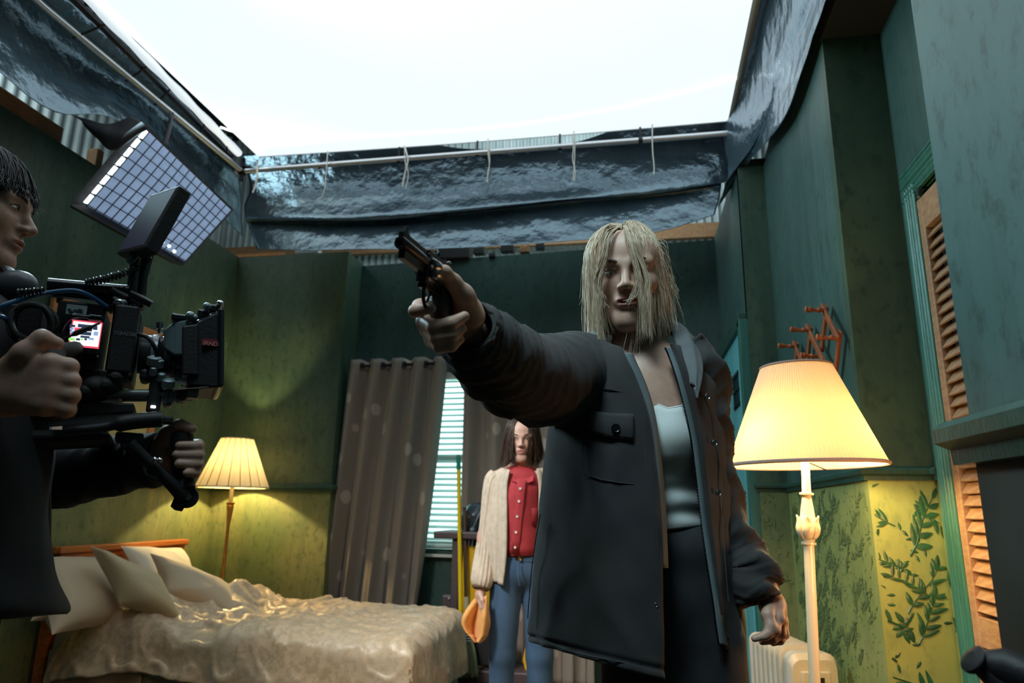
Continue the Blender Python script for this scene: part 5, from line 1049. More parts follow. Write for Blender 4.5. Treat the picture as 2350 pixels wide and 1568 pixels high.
# ================================================================== revolver in her hand
org = hp(1000, 668, .925); mz = hp(909, 602, .80); gx_ = unit(mz-org); gy_ = unit(np.cross(UPZ, gx_)); gz_ = np.cross(gx_, gy_); cant = math.radians(-8); gy_, gz_ = gy_*math.cos(cant)+gz_*math.sin(cant), gz_*math.cos(cant)-gy_*math.sin(cant); GR = np.stack([gx_, gy_, gz_], 1); gl = np.linalg.norm(mz-org)
gw = lambda x, y, z: org+GR@A(x, y, z)
GN = thing('revolver', 'dark steel revolver held out in the blond woman\'s hand', 'gun', tuple(org)); gm = M['gunmetal']
def gpart(name, fn, mtl=None, parent=None, **k): q = MB(); fn(q); return q.build(name, mtl or gm, parent or GN, **k)
bl = gl
gpart('barrel', lambda q: (q.lathe([(.0045, bl-.006), (.0045, bl), (.0075, bl), (.0085, bl-.002), (.0085, .048)], 20, gw(0, 0, .026), gx_, cap=False), q.box(gw((bl+.05)/2, 0, .0365), (bl-.052, .0075, .007), GR), q.box(gw((bl+.05)/2-.004, 0, .0145), (bl-.062, .009, .012), GR)), angle=40)
gpart('front_sight', lambda q: q.add([gw(bl-.028, y, .039) for y in (-.0018, .0018)]+[gw(bl-.004, y, .039) for y in (-.0018, .0018)]+[gw(bl-.007, y, .049) for y in (-.0015, .0015)], [(0, 2, 3, 1), (0, 1, 5, 4), (2, 4, 5, 3), (0, 4, 2), (1, 3, 5)]), smooth=False)
gpart('muzzle_bore', lambda q: q.lathe([(.0001, bl-.005), (.0046, bl-.005)], 16, gw(0, 0, .026), gx_), M['black'])
fr = gpart('frame', lambda q: (q.box(gw(.022, 0, .0405), (.062, .011, .006), GR), q.box(gw(-.012, 0, .018), (.022, .014, .048), GR), q.box(gw(.049, 0, .018), (.010, .015, .040), GR), q.box(gw(.018, 0, -.003), (.06, .013, .010), GR)), smooth=False, bevel=.0015)
def cyl(q):
    a = np.arange(72)*2*math.pi/72; c_ = np.cos(a*6); prof = []
    for x, r, fl in ((.006, .0165, 0), (.008, .0185, 0), (.020, .0185, 0), (.026, .0185, .7), (.042, .0182, 1), (.044, .0165, .6)): rr = r-fl*.0034*np.clip(c_, 0, 1)**2; prof.append(gw(x, 0, .020)+(rr*np.cos(a))[:, None]*gy_+(rr*np.sin(a))[:, None]*gz_)
    q.grid(np.array(prof), cv=True); q.f.append(tuple(range(q.n-72, q.n))); q.f.append(tuple(range(q.n-432, q.n-360))[::-1])
gpart('cylinder', cyl, mat('steel_worn', (.22, .22, .23), .22, .95), angle=40)
gpart('trigger_guard', lambda q: q.tube([gw(.040+.0*math.cos(t)+(-.020+.020*math.cos(t)), 0, -.006-.024*math.sin(t)) for t in np.linspace(0, math.pi, 14)], .0028, 6))
gpart('trigger', lambda q: q.tube(crv([gw(.016, 0, -.004), gw(.019, 0, -.013), gw(.023, 0, -.022)], 8), .0022, 6))
gpart('hammer', lambda q: q.tube(crv([gw(-.014, 0, .036), gw(-.022, 0, .046), gw(-.034, 0, .050)], 8), [.0035]*6+[.0045, .003], 8))
gpart('rear_sight', lambda q: q.box(gw(-.004, 0, .0455), (.012, .010, .005), GR), smooth=False)
gpart('grip', lambda q: q.tube(crv([gw(-.014, 0, .022), gw(-.022, 0, -.005), gw(-.034, 0, -.036), gw(-.043, 0, -.060), gw(-.047, 0, -.074)], 16), np.concatenate([np.linspace(.012, .0165, 6), np.linspace(.016, .0185, 9), [.012]]), 16, flat=1.2, up=gx_), mat('grip_black', (.02, .022, .026), .35, bump=.3, bscale=300), angle=60)
# ================================================================== the young woman by the window
GRH = 3.50; gr_ = lambda px, py, d=0.0: hp(px, py, GRH+d)
M['skin_g'] = skinmat('skin_pale', (.60, .40, .32), (.45, .18, .16)); M['hair_g'] = hairmat('hair_brown', (.028, .016, .011), (.075, .042, .028))
M['shirt'] = cloth('shirt_red', (.42, .035, .045), (.36, .028, .038), 500, .8, .2, 30); M['knit'] = cloth('cardigan_knit', (.58, .50, .40), (.48, .41, .32), 160, .95, .6, 40); M['jean'] = cloth('jeans_blue', (.035, .085, .17), (.055, .12, .22), 500, .85, .25, 5)
gc = gr_(1199, 1275); GX = lambda dx, dy, z: A(gc[0], gc[1], 0)+HR*dx+HF*dy+UPZ*z
hc = gr_(1198, 1012); yaw = math.radians(4); pit = math.radians(6); f0 = FACE*math.cos(yaw)+HL*math.sin(yaw); Fd = unit(f0*math.cos(pit)-UPZ*math.sin(pit)); Xd = unit(np.cross(Fd, UPZ)); Zc = np.cross(Xd, Fd)
GP, gw_, gR, gt_ = head_prims(hc, Xd, Fd, Zc, .98, .0022)
nb = gr_(1200, 1085, .02); GP += [cap_(gw_(0, -.028, -.055), nb, .045, .052, .03), cap_(nb+HL*.03, gr_(1140, 1100, .02), .045, .042, .05), cap_(nb+HR*.03, gr_(1258, 1100, .02), .045, .042, .05), ell(gr_(1198, 1140, .03), (.13, .085, .12), np.stack([HR, HF, UPZ], 1), .05)]
B = MB(); add_sdf(B, GP, .0038, .022, 2, gt_)
S1, E1, W1 = gr_(1138, 1105, .02), gr_(1112, 1235, .03), gr_(1103, 1352, -.03); S2, E2, W2 = gr_(1260, 1105, .02), gr_(1284, 1235, .03), gr_(1292, 1352, -.02)
tr = [ell(gr_(1199, 1190, .03), (.125, .085, .17), np.stack([HR, HF, UPZ], 1)), ell(GX(0, .03, .85), (.14, .09, .13), np.stack([HR, HF, UPZ], 1)), cap_(S1, E1, .042, .034), cap_(E1, W1, .032, .023), cap_(S2, E2, .042, .034), cap_(E2, W2, .032, .023)]
for sx in (-1, 1): tr += [cap_(GX(sx*.075, .03, .80), GX(sx*.085, .02, .44), .065, .046), cap_(GX(sx*.085, .02, .44), GX(sx*.09, .04, .07), .044, .032), cap_(GX(sx*.09, .05, .045), GX(sx*.10, -.09, .03), .032, .024)]
add_sdf(B, tr, .010, .03, 2)
def loose_hand(W, sx, dn=0):                                      # a relaxed hand, fingers curled, at the end of an arm
    a = lambda dx, dy, dz: W+HR*dx*sx+HF*dy+UPZ*dz; P = [cap_(W, a(.0, -.01, -.03), .024, .024)]
    for k_, (yy, L) in enumerate(((-.045, .92), (-.022, 1.0), (.0, .96), (.02, .78))):
        P.append(cap_(a(0, -.01, -.03), a(.008, yy, -.075), .020, .0115)); P += chain([a(.008, yy, -.075), a(.014, yy-.004, -.075-.036*L), a(.028, yy-.004, -.075-.056*L), a(.040, yy, -.075-.058*L)], [.0095, .0085, .0078, .006], .004)
    P += chain([a(.0, -.03, -.02), a(.012, -.055, -.045), a(.02, -.058, -.075), a(.022, -.052, -.098)], [.014, .011, .0095, .007], .006); return P
add_sdf(B, loose_hand(W1, 1), .0028, .008, 2); add_sdf(B, loose_hand(W2, -1), .0028, .008, 2)
GI = thing('person', 'young woman in a red shirt and cream cardigan standing by the curtains', 'person', tuple(GX(0, 0, 0)))
GB_ = B.build('body', M['skin_g'], GI, angle=180, tint=True); eyes(GB_, gw_, gR, .98, M['hair_g'], (0, 0), .0022)
rnd = random.Random(21); hm = MB(); add_sdf(hm, [ell(gw_(0, -.022, .040), A(.077, .095, .079)*.97, gR), ell(gw_(0, -.050, -.04), A(.068, .055, .09)*.97, gR)], .005, .02, 1, lambda V: .2+0*V[:, 0])
hair_fall(hm, gw_, 1100, rnd, (27, 27), lambda a, r, g: -(.085+.035*r.random()+.012*g), -.006, 50, (.0012, .0024), .8, .007, .016, (.078, .098, .079), (0, -.018, .042), tone=(.5, .25))
hm.build('hair', M['hair_g'], GI, angle=180, tint=True)
# shirt
def sd_(V): p = V.reshape(-1, 3); return (.0045*waves(p, 20, 101, 8, (1, 1, .45))+.0025*waves(p, 45, 102, 8)).reshape(V.shape[:2])
V = loft([(1176, 1222, 1068, GRH+.02, .058), (1150, 1248, 1078, GRH+.02, .075), (1138, 1258, 1095, GRH+.02, .095), (1141, 1256, 1130, GRH+.02, .112), (1146, 1252, 1190, GRH+.02, .108), (1150, 1248, 1240, GRH+.02, .108), (1153, 1245, 1262, GRH+.02, .112), (1156, 1243, 1276, GRH+.02, .100)], 72, disp=sd_)
q = MB(); q.grid(V, cv=True); SH = q.build('shirt', M['shirt'], GI, angle=180, solid=.003)
for sx in (-1, 1):
    pts = [gr_(1199+sx*2, 1098, -.075), gr_(1199+sx*24, 1072, -.02), gr_(1199+sx*30, 1082, -.03), gr_(1199+sx*25, 1104, -.088), gr_(1199+sx*12, 1109, -.094)]
    q = MB(); q.add(pts+[p-FACE*.006 for p in pts], [(0, 1, 2, 3, 4), (9, 8, 7, 6, 5)]+[(i, 5+i, 5+(i+1) % 5, (i+1) % 5) for i in range(5)]); q.build('collar_wing', M['shirt'], SH, smooth=False, bevel=.002)
q = MB(); G = np.array([[gr_(x+dx, y, -.098+.004*abs(dx)/8-(.006 if 1110 < y < 1250 else 0)) for dx in (-9, -8, 0, 8, 9)] for x, y in ((1197, 1100), (1195, 1130), (1192, 1165), (1188, 1200), (1184, 1240), (1182, 1272))]); q.grid(G); q.build('placket', M['shirt'], SH, angle=180, solid=.003)
for x, y in ((1194, 1122), (1191, 1151), (1187, 1186), (1184, 1222), (1182, 1257)): disc('button', gr_(x, y, -.108), FACE, .0062, .003, mat('button_white', (.8, .78, .75), .3) if y == 1122 else bpy.data.materials['button_white'], SH, 12)
q = MB(); G = np.array([[gr_(x, y, -.081+.03*((x-1199)/50)**2) for x in (1208, 1222, 1234)] for y in (1166, 1185, 1208)]); q.grid(G); q.build('chest_pocket', M['shirt'], SH, angle=180, solid=.002)
# jeans
jp = [ell(GX(0, .03, .845), (.150, .103, .115), np.stack([HR, HF, UPZ], 1)), ell(GX(0, .03, .92), (.122, .09, .045), np.stack([HR, HF, UPZ], 1))]
for sx in (-1, 1): jp += [cap_(GX(sx*.078, .03, .80), GX(sx*.088, .02, .45), .082, .064), cap_(GX(sx*.088, .02, .45), GX(sx*.095, .04, .06), .062, .060)]
q = MB(); V, F = sdf(jp, .008, .02); V = relax(V, F, 2); V = V+(.004*waves(V, 26, 111, 8, (1, 1, .6)))[:, None]*unit(A(1, -1, .3)); q.add(V, F); JN = q.build('jeans', M['jean'], GI, angle=180)
q = MB(); aa = np.linspace(0, 6.283, 41)[:-1]; wcz = gr_(1199, 1283); q.tube([GX(.124*math.cos(t), .03+.094*math.sin(t), wcz[2]) for t in aa], .010, 6, closed=True, flat=1.9); q.build('waistband', M['jean'], JN)
disc('rivet_button', gr_(1192, 1282, -.086), FACE, .009, .004, M['brass'], JN, 14)
q = MB(); q.tube(crv([gr_(1190, 1290, -.095), gr_(1189, 1320, -.108), gr_(1193, 1345, -.10)], 10), .003, 5); q.build('fly_seam', M['jean'], JN)
for sx in (-1, 1): q = MB(); add_sdf(q, [cap_(GX(sx*.09, .06, .045), GX(sx*.10, -.11, .035), .042, .036)], .006, .01, 1); q.build('shoe', M['rubber'], GI, angle=180)
# cardigan: open fronts, ribbed
CR = [((1150, 1074), (1166, 1076), (1232, 1076), (1250, 1074)), ((1130, 1088), (1161, 1092), (1240, 1092), (1270, 1088)), ((1122, 1115), (1157, 1120), (1244, 1120), (1277, 1115)), ((1116, 1160), (1157, 1165), (1244, 1165), (1282, 1160)), ((1112, 1210), (1157, 1215), (1245, 1215), (1286, 1210)), ((1112, 1270), (1155, 1275), (1247, 1275), (1287, 1270)), ((1117, 1330), (1148, 1341), (1252, 1341), (1284, 1330))]
CTB = crv([[c for p in r for c in p] for r in CR], 60); V = np.zeros((60, 130, 3))
for i in range(60):
    xl, yl, xo, yo, xq, yq, xr, yr = CTB[i]; xc, hw = (xl+xr)/2, (xr-xl)/2; to = math.asin((xo-xc)/hw); tq = math.asin((xq-xc)/hw); th = np.linspace(to, tq-2*math.pi, 130)
    for j, t in enumerate(th):
        x = xc+hw*math.sin(t); y = (np.interp(x, [xl, xo], [yl, yo]) if t > -math.pi/2 else np.interp(x, [xq, xr], [yq, yr])) if math.cos(t) > 0 else np.interp(x, [xl, xr], [yl, yr])
        V[i, j] = gr_(x, y, .03-.125*math.cos(t))
rib = np.sin(np.arange(130)*6.283/5.0)*.0028; V = wrinkle(V, lambda W: rib[None, :]*np.ones((60, 1))+.003*waves(W.reshape(-1, 3), 14, 121, 7).reshape(60, 130), False)
q = MB(); q.grid(V); CD = q.build('cardigan', M['knit'], GI, angle=180, solid=.006)
for side in (0, -1):
    e = V[2:, side]; tow = (e-V[2:, 3 if side == 0 else -4]); tow /= np.linalg.norm(tow, axis=1)[:, None]; q = MB(); q.grid(np.stack([e-tow*.012+FACE*.006, e+tow*.012+FACE*.007, e+tow*.016+FACE*.003], 1)); q.build('button_band', M['knit'], CD, angle=180, solid=.005)
for kx, pts in enumerate(([pr(1145, 1093, GRH+.02, .040), pr(1136, 1110, GRH+.02, .047), pr(1126, 1180, GRH+.03, .045), pr(1117, 1245, GRH+.03, .045), pr(1111, 1300, GRH, .047), pr(1106, 1335, GRH-.02, .046), pr(1102, 1352, GRH-.03, .036)], [pr(1254, 1093, GRH+.02, .040), pr(1266, 1110, GRH+.02, .052), pr(1277, 1180, GRH+.03, .052), pr(1286, 1245, GRH+.03, .052), pr(1291, 1300, GRH, .053), pr(1293, 1335, GRH-.02, .050), pr(1292, 1352, GRH-.02, .036)])):
    SVg = sweep(pts, 96, 60, lambda t, a: .0022*np.sin(a*16)+.004*np.sin(11*t+2*np.sin(a))); q = MB(); q.grid(SVg, cv=True); SG = q.build('sleeve', M['knit'], GI, angle=180, solid=.005, off=-1)
    q = MB(); q.tube(SVg[-3], .008, 6, closed=True); q.build('cuff', mat('cuff_brown', (.20, .13, .08), .9) if kx == 0 else bpy.data.materials['cuff_brown'], SG)
# the orange duster she holds
V = []; rows = [(1096, 1116, 1366), (1082, 1118, 1384), (1066, 1122, 1408), (1060, 1124, 1430), (1068, 1120, 1450), (1080, 1114, 1466), (1090, 1100, 1478)]
L = crv(rows, 40); G = np.zeros((40, 50, 3))
for i, (a, b, y) in enumerate(L):
    for j in range(50):
        u = j/49; G[i, j] = gr_(a+(b-a)*u, y+8*math.sin(u*3.1)*(1 if i < 30 else -.4)-(6*(u-.5)**2 if i > 30 else 0), -.055-.035*math.sin(u*9+i*.05)*min(1, i/14)+.02*math.sin(u*4+1))
q = MB(); q.grid(G); tag(q.build('duster', mat('duster_orange', (.85, .42, .12), .85, col2=(.75, .36, .10), scale=20, bump=.15, bscale=300, sheen=.2), angle=180, solid=.004), 'orange dusting cloth hanging from the hand of the woman in red', 'cloth')
# ================================================================== the camera operator
M['skin_o'] = skinmat('skin_operator', (.46, .29, .22), (.32, .12, .10)); M['hair_o'] = hairmat('hair_black', (.010, .011, .013), (.035, .040, .048)); M['work'] = cloth('work_jacket', (.012, .014, .018), (.020, .023, .030), 900, .85, .3, 12)
op = hp(-30, 1000, 1.22); OX = lambda dx, dy, z: A(op[0], op[1], 0)+HR*dx+HF*dy+UPZ*z
hc = hp(-66, 484, 1.20); az = math.radians(-17); Fd = unit(HR*math.cos(az)-HF*math.sin(az)-UPZ*.06); Xd = unit(np.cross(Fd, UPZ)); Zc = np.cross(Xd, Fd)
OP, ow_, oR, ot_ = head_prims(hc, Xd, Fd, Zc, 1.0, .0016, False)
nb = hp(-95, 690, 1.22); OP += [cap_(ow_(0, -.03, -.05), nb, .055, .060, .03), cap_(nb, nb+HF*.17-UPZ*.04, .055, .05, .05), cap_(nb, nb-HF*.17-UPZ*.04, .055, .05, .05), ell(nb-UPZ*.14, (.10, .16, .14), np.stack([HR, HF, UPZ], 1), .05)]
B = MB(); add_sdf(B, OP, .003, .022, 2, ot_)
SN, EN, WN_ = nb-HF*.19-UPZ*.05, hp(-260, 985, .98), hp(-40, 905, .955); SF, EF, WF = nb+HF*.19-UPZ*.05, hp(130, 1095, 1.32), hp(352, 1044, 1.215)
tr = [ell(nb-UPZ*.30, (.10, .15, .22), np.stack([HR, HF, UPZ], 1)), ell(A(nb[0], nb[1], 1.0), (.10, .15, .14), np.stack([HR, HF, UPZ], 1)), cap_(SN, EN, .05, .04), cap_(EN, WN_, .038, .028), cap_(SF, EF, .05, .038), cap_(EF, WF, .036, .025)]
for s_ in (-1, 1): tr += [cap_(A(nb[0], nb[1], .95)+HF*s_*.09, A(nb[0], nb[1], .50)+HF*s_*.12, .080, .055), cap_(A(nb[0], nb[1], .50)+HF*s_*.12, A(nb[0], nb[1], .09)+HF*s_*.13, .05, .036), cap_(A(nb[0], nb[1], .05)+HF*s_*.13, A(nb[0], nb[1], .04)+HF*s_*.13+HR*.16, .036, .028)]
add_sdf(B, tr, .011, .03, 2)
# near hand, back of the fist towards us
g = lambda px, py, rho: hp(px, py, rho)
P = [cap_(WN_, g(5, 900, .945), .030, .031)]
for mx, my, px_, py_, rr in ((116, 836, 158, 843, .0118), (116, 868, 163, 876, .0115), (112, 900, 163, 909, .0110), (102, 930, 155, 941, .0098)):
    P.append(cap_(g(12, 898+(my-880)*.25, .945), g(mx, my, .925), .026, .0150)); P += chain([g(mx, my, .925), g(px_, py_, .935), g(px_-6, py_+4, .968), g(px_-44, py_+2, .978)], [.0135, rr, rr*.92, rr*.75], .006)
P += chain([g(20, 858, .935), g(58, 812, .920), g(96, 778, .925), g(131, 789, .935)], [.021, .0155, .0118, .0090], .008)
add_sdf(B, P, .0021, .011, 2)
# far hand wrapped round the side handle
P = [cap_(WF, g(376, 1040, 1.21), .024, .024)]
for k_, y in enumerate((1023, 1044, 1065, 1086)):
    xr = (459, 460, 458, 452)[k_]; xt = (412, 405, 410, 428)[k_]; r = (.0086, .0088, .0086, .0076)[k_]
    P.append(cap_(g(378, 1030+(y-1050)*.35, 1.215), g(415, y-4, 1.225), .020, .0120)); P += chain([g(415, y-4, 1.225), g(xr-4, y-2, 1.205), g(xr-6, y+1, 1.165), g(xt, y, 1.150)], [r*1.15, r*1.1, r, r*.85], .004)
P += chain([g(372, 1022, 1.20), g(384, 996, 1.185), g(412, 977, 1.175), g(441, 984, 1.170)], [.0175, .0130, .0102, .0080], .007)
add_sdf(B, P, .0020, .008, 2)
OPR = thing('person', 'dark haired camera operator at the left edge gripping the film camera rig', 'person', (nb[0], nb[1], 0))
OB = B.build('body', M['skin_o'], OPR, angle=180, tint=True); eyes(OB, ow_, oR, 1.0, M['hair_o'], (0, 0), .0032)
rnd = random.Random(31); hm = MB(); add_sdf(hm, [ell(ow_(0, -.022, .046), (.082, .097, .078), oR), ell(ow_(0, -.055, -.02), (.072, .058, .075), oR)], .005, .02, 1, lambda V: .15+0*V[:, 0])
hair_fall(hm, ow_, 2400, rnd, (2, 2), lambda a, r, g: (.040-.012*r.random() if a < .6 else .036-.07*smooth(a, 1.0, 1.9)-.012*r.random()), 0, 90, (.0006, .0014), .9, .0045, .004, (.078, .098, .080), (0, -.020, .044), crown=True, tone=(.45, .3), lift=.008, tipin=.0)
hm.build('hair', M['hair_o'], OPR, angle=180, tint=True)
def od(V): p = V.reshape(-1, 3); return (.008*waves(p, 13, 131, 8, (1, 1, .35))+.003*waves(p, 40, 132, 8)).reshape(V.shape[:2])
V = loft([(-170, -20, 640, 1.22, .10), (-240, 40, 700, 1.22, .20), (-260, 75, 800, 1.22, .22), (-250, 98, 920, 1.22, .22), (-240, 112, 1020, 1.22, .215), (-235, 116, 1130, 1.22, .215), (-235, 118, 1240, 1.22, .215), (-240, 134, 1330, 1.22, .22), (-245, 158, 1392, 1.22, .225), (-245, 152, 1408, 1.22, .22)], 80, disp=od)
q = MB(); q.grid(V, cv=True); OJ = q.build('jacket', M['work'], OPR, angle=180, solid=.005)
q = MB(); q.tube(crv([hp(109, 1035, 1.165), hp(112, 1130, 1.16), hp(115, 1240, 1.155), hp(126, 1340, 1.15)], 30), .0018, 5); q.build('seam', cloth('seam_thread', (.10, .12, .14), (.12, .14, .16)), OJ)
RU = np.stack([HR, HF, UPZ], 1); q = MB(); add_sdf(q, [ell(nb-UPZ*.15, (.118, .18, .135), RU), ell(nb-UPZ*.30, (.118, .168, .23), RU), ell(A(nb[0], nb[1], 1.0), (.118, .168, .16), RU), cap_(nb+HF*.165-UPZ*.055, nb-HF*.165-UPZ*.055, .068), cap_(SN, (SN+EN)/2, .066, .055), cap_(SF, (SF+EF)/2, .066, .055)], .010, .04, 2); q.build('sweater', M['work'], OPR, angle=180)
tq = [ell(A(nb[0], nb[1], .95), (.125, .175, .14), np.stack([HR, HF, UPZ], 1))]
for s_ in (-1, 1): tq += [cap_(A(nb[0], nb[1], .92)+HF*s_*.09, A(nb[0], nb[1], .50)+HF*s_*.12, .098, .075), cap_(A(nb[0], nb[1], .50)+HF*s_*.12, A(nb[0], nb[1], .07)+HF*s_*.13, .072, .064)]
q = MB(); add_sdf(q, tq, .011, .03, 2); q.build('trousers', M['denim_black'], OPR, angle=180)
for s_ in (-1, 1): q = MB(); add_sdf(q, [cap_(A(nb[0], nb[1], .045)+HF*s_*.13-HR*.05, A(nb[0], nb[1], .038)+HF*s_*.13+HR*.18, .046, .038)], .007, .01, 1); q.build('shoe', M['rubber'], OPR, angle=180)
SVo = sweep([(*(SF-UPZ*.02), .085), pr(40, 1060, 1.36, .070), pr(125, 1088, 1.33, .060), pr(200, 1078, 1.295, .052), pr(280, 1066, 1.255, .046), pr(345, 1055, 1.222, .041), pr(372, 1050, 1.212, .038)], 56, 80, folds(13, .0038, 5))
q = MB(); q.grid(SVo, cv=True); SO = q.build('sleeve', M['work'], OPR, angle=180, solid=.004, off=-1); q = MB(); q.tube(SVo[-14], .0018, 5, closed=True); q.tube(SVo[-2], .003, 6, closed=True); q.build('cuff_seam', bpy.data.materials['seam_thread'], SO)
SVn = sweep([(*(SN-UPZ*.02), .085), (*((SN+EN)/2), .070), (*EN, .062), pr(-150, 945, .965, .050), pr(-62, 914, .957, .043)], 48, 60, folds(15, .0055, 8)); q = MB(); q.grid(SVn, cv=True); q.build('sleeve', M['work'], OPR, angle=180, solid=.004, off=-1)
# headphones hanging round his neck
HD = thing('headphones', 'black headphones hanging round the camera operator\'s neck', 'headphones', tuple(hp(20, 660, 1.14)))
q = MB(); c = hp(36, 655, 1.12); q.ball(c, (.036, .022, .026), 24, 14, np.stack([HR, HF, UPZ], 1)); q.build('ear_cup', mat('headphone_grey', (.10, .115, .125), .35), HD)
q = MB(); q.lathe([(.001, -.012), (.034, -.012), (.038, 0), (.034, .014), (.001, .014)], 24, hp(-5, 675, 1.12), unit(HR-HF*.4+UPZ*.4)); q.build('ear_pad', M['rubber'], HD)
q = MB(); q.tube(crv([hp(30, 650, 1.12), hp(24, 625, 1.13), hp(8, 618, 1.17), hp(-40, 640, 1.26), hp(-140, 660, 1.34)], 20), .011, 8, flat=.5); q.build('headband', M['black'], HD)
q = MB()
for k_ in range(4): q.tube(crv([hp(-6+k_*9, 626+k_*1.5, 1.135), hp(0+k_*9, 640, 1.11), hp(6+k_*9, 660, 1.108)], 8), .0035, 6)
q.build('yoke', M['black'], HD)
# ================================================================== the film camera rig
RO = hp(240, 800, 1.09); RA = unit(HR+HF*.48); RN = unit(np.cross(RA, UPZ)); RB = np.stack([RA, -RN, UPZ], 1)   # RN points to the lens side we stand on
RN = RN if RN@(EYE-RO) > 0 else -RN; RB = np.stack([RA, -RN, UPZ], 1)
def rg(px, py, w=0.0): d = ray(px, py); return EYE+d*(((RO+RN*w-EYE)@RN)/(d@RN))       # point of the camera's side plane, w towards us
RIG = thing('film_camera', 'black cinema camera rig on the operator\'s shoulder with matte box at right', 'camera', tuple(RO))
def rbox(name, x0, x1, y0, y1, w, depth, mtl=None, parent=None, bevel=.003, **k_):
    a, b = rg(x0, y1, w), rg(x1, y0, w); c = (a+b)/2-RN*depth/2; q = MB(); q.box(c, (abs((b-a)@RA), depth, abs((b-a)[2])), RB); return q.build(name, mtl or M['black'], parent or RIG, smooth=False, bevel=bevel)
def rtube(name, pts, r, mtl=None, parent=None, n=10, k_=0, **kw): q = MB(); P = [rg(*p) for p in pts]; q.tube(crv(P, k_) if k_ else P, r, n, **kw); return q.build(name, mtl or M['black'], parent or RIG)
BD = rbox('body', 96, 242, 700, 905, -.01, .13); rbox('battery', -120, 100, 705, 935, -.02, .12); TXB = rbox('transmitter', 242, 322, 703, 852, .015, .045, bevel=.004)
for k_ in range(9): x = 247+k_*8.4; rbox('cooling_rib', x, x+4.5, 699, 707, .012, .04, M['black_shiny'], TXB, .0008)
rbox('body_front', 236, 326, 720, 870, -.03, .10); rbox('lower_bracket', 168, 282, 852, 905, -.01, .10)
q = MB(); p0 = rg(232, 900, .0)
for x, y, rr in ((200, 905, .022), (222, 893, .026), (246, 890, .022), (268, 872, .018)): q.ball(rg(x, y, -.02), (rr, .04, rr*.8), 14, 10, RB)
q.build('cable_loom', M['rubber'], RIG)
# display with its read-out
SCB = rbox('display', 146, 240, 726, 808, .012, .022, M['black_shiny'])
def emat(n_, c, s_): return mat(n_, (.02, .02, .02), .4, emit=c, estr=s_)
e_w, e_r, e_k, e_g, e_b = emat('screen_white', (.95, .97, 1.0), 1.3), emat('screen_red', (1, .10, .16), .9), emat('screen_dark', (.05, .08, .16), .6), emat('screen_green', (.35, .9, .2), 1.0), emat('screen_blue', (.35, .55, .9), .8)
rbox('screen', 156, 236, 741, 794, .0126, .0008, e_r, SCB, 0); rbox('screen_area', 160, 233, 744, 790, .0131, .0004, e_w, SCB, 0)
for x0, x1, y0, y1, m_ in ((159, 173, 746, 750, e_k), (160, 170, 753, 757, e_b), (160, 170, 760, 764, e_b), (160, 170, 768, 772, e_b), (170, 186, 753, 761, e_r), (178, 224, 748, 751, e_k), (186, 212, 754, 759, e_k), (182, 210, 763, 768, e_k), (213, 224, 752, 757, e_k), (214, 226, 762, 770, e_b), (184, 206, 772, 775, e_k), (157, 172, 776, 781, e_g), (174, 184, 777, 781, e_k), (185, 191, 777, 781, e_g), (193, 200, 777, 781, e_k), (203, 216, 776, 780, e_b)):
    rbox('read_out', x0, x1, y0, y1, .0136, .0004, m_, SCB, 0)
rtube('screen_cable', [(137, 783, .030), (175, 765, .034), (205, 752, .034), (228, 742, .028)], [.002]*4+[.0045]*6+[.002]*4, n=8, k_=14)
LBL = rbox('name_sticker', 150, 201, 703, 720, .0075, .002, mat('sticker_pale', (.32, .40, .42), .7), None, 0); ink = mat('ink_dark', (.02, .03, .04), .7)
for x0, x1, y0 in ((155, 163, 709), (163, 166, 712), (168, 176, 711), (178, 189, 710), (157, 170, 715), (174, 190, 714)): rbox('scribble', x0, x1, y0, y0+1.6, .0085, .0006, ink, LBL, 0)
rtube('hdmi_cable', [(232, 729, .014), (200, 727, .02), (170, 727, .02), (150, 740, .018), (138, 765, .012)], .0032, M['gunmetal'], None, 8, 20)
rbox('plug', 200, 236, 724, 733, .022, .010, M['gunmetal'], None, .002)
def text(s_, p, size, mtl, parent, slant=0):
    cu = bpy.data.curves.new('lettering', 'FONT'); cu.body = s_; cu.size = size; cu.extrude = .0002; cu.align_x = 'LEFT'; cu.shear = slant; o = bpy.data.objects.new('lettering', cu); COL.objects.link(o); cu.materials.append(mtl)
    m_ = Matrix.Identity(4)
    for i in range(3): m_[i][0] = RA[i]; m_[i][1] = UPZ[i]; m_[i][2] = RN[i]; m_[i][3] = p[i]
    me = bpy.data.meshes.new_from_object(o); bpy.data.objects.remove(o); o = bpy.data.objects.new('lettering', me); COL.objects.link(o); o.matrix_world = m_; o.parent = parent; o.matrix_parent_inverse = WM.get(parent.name, Matrix.Identity(4)).inverted(); return o
text('TERADEK', rg(260, 767, .0158), .0078, mat('print_grey', (.20, .21, .22), .6), TXB)
for x in (274, 287, 305): rbox('print_dot', x, x+3, 769.5, 771, .0156, .0005, bpy.data.materials['print_grey'], TXB, 0)
rbox('rec_lamp', 130, 134, 806, 814, .03, .004, emat('lamp_red', (1, .06, .05), 3.0), None, .001)
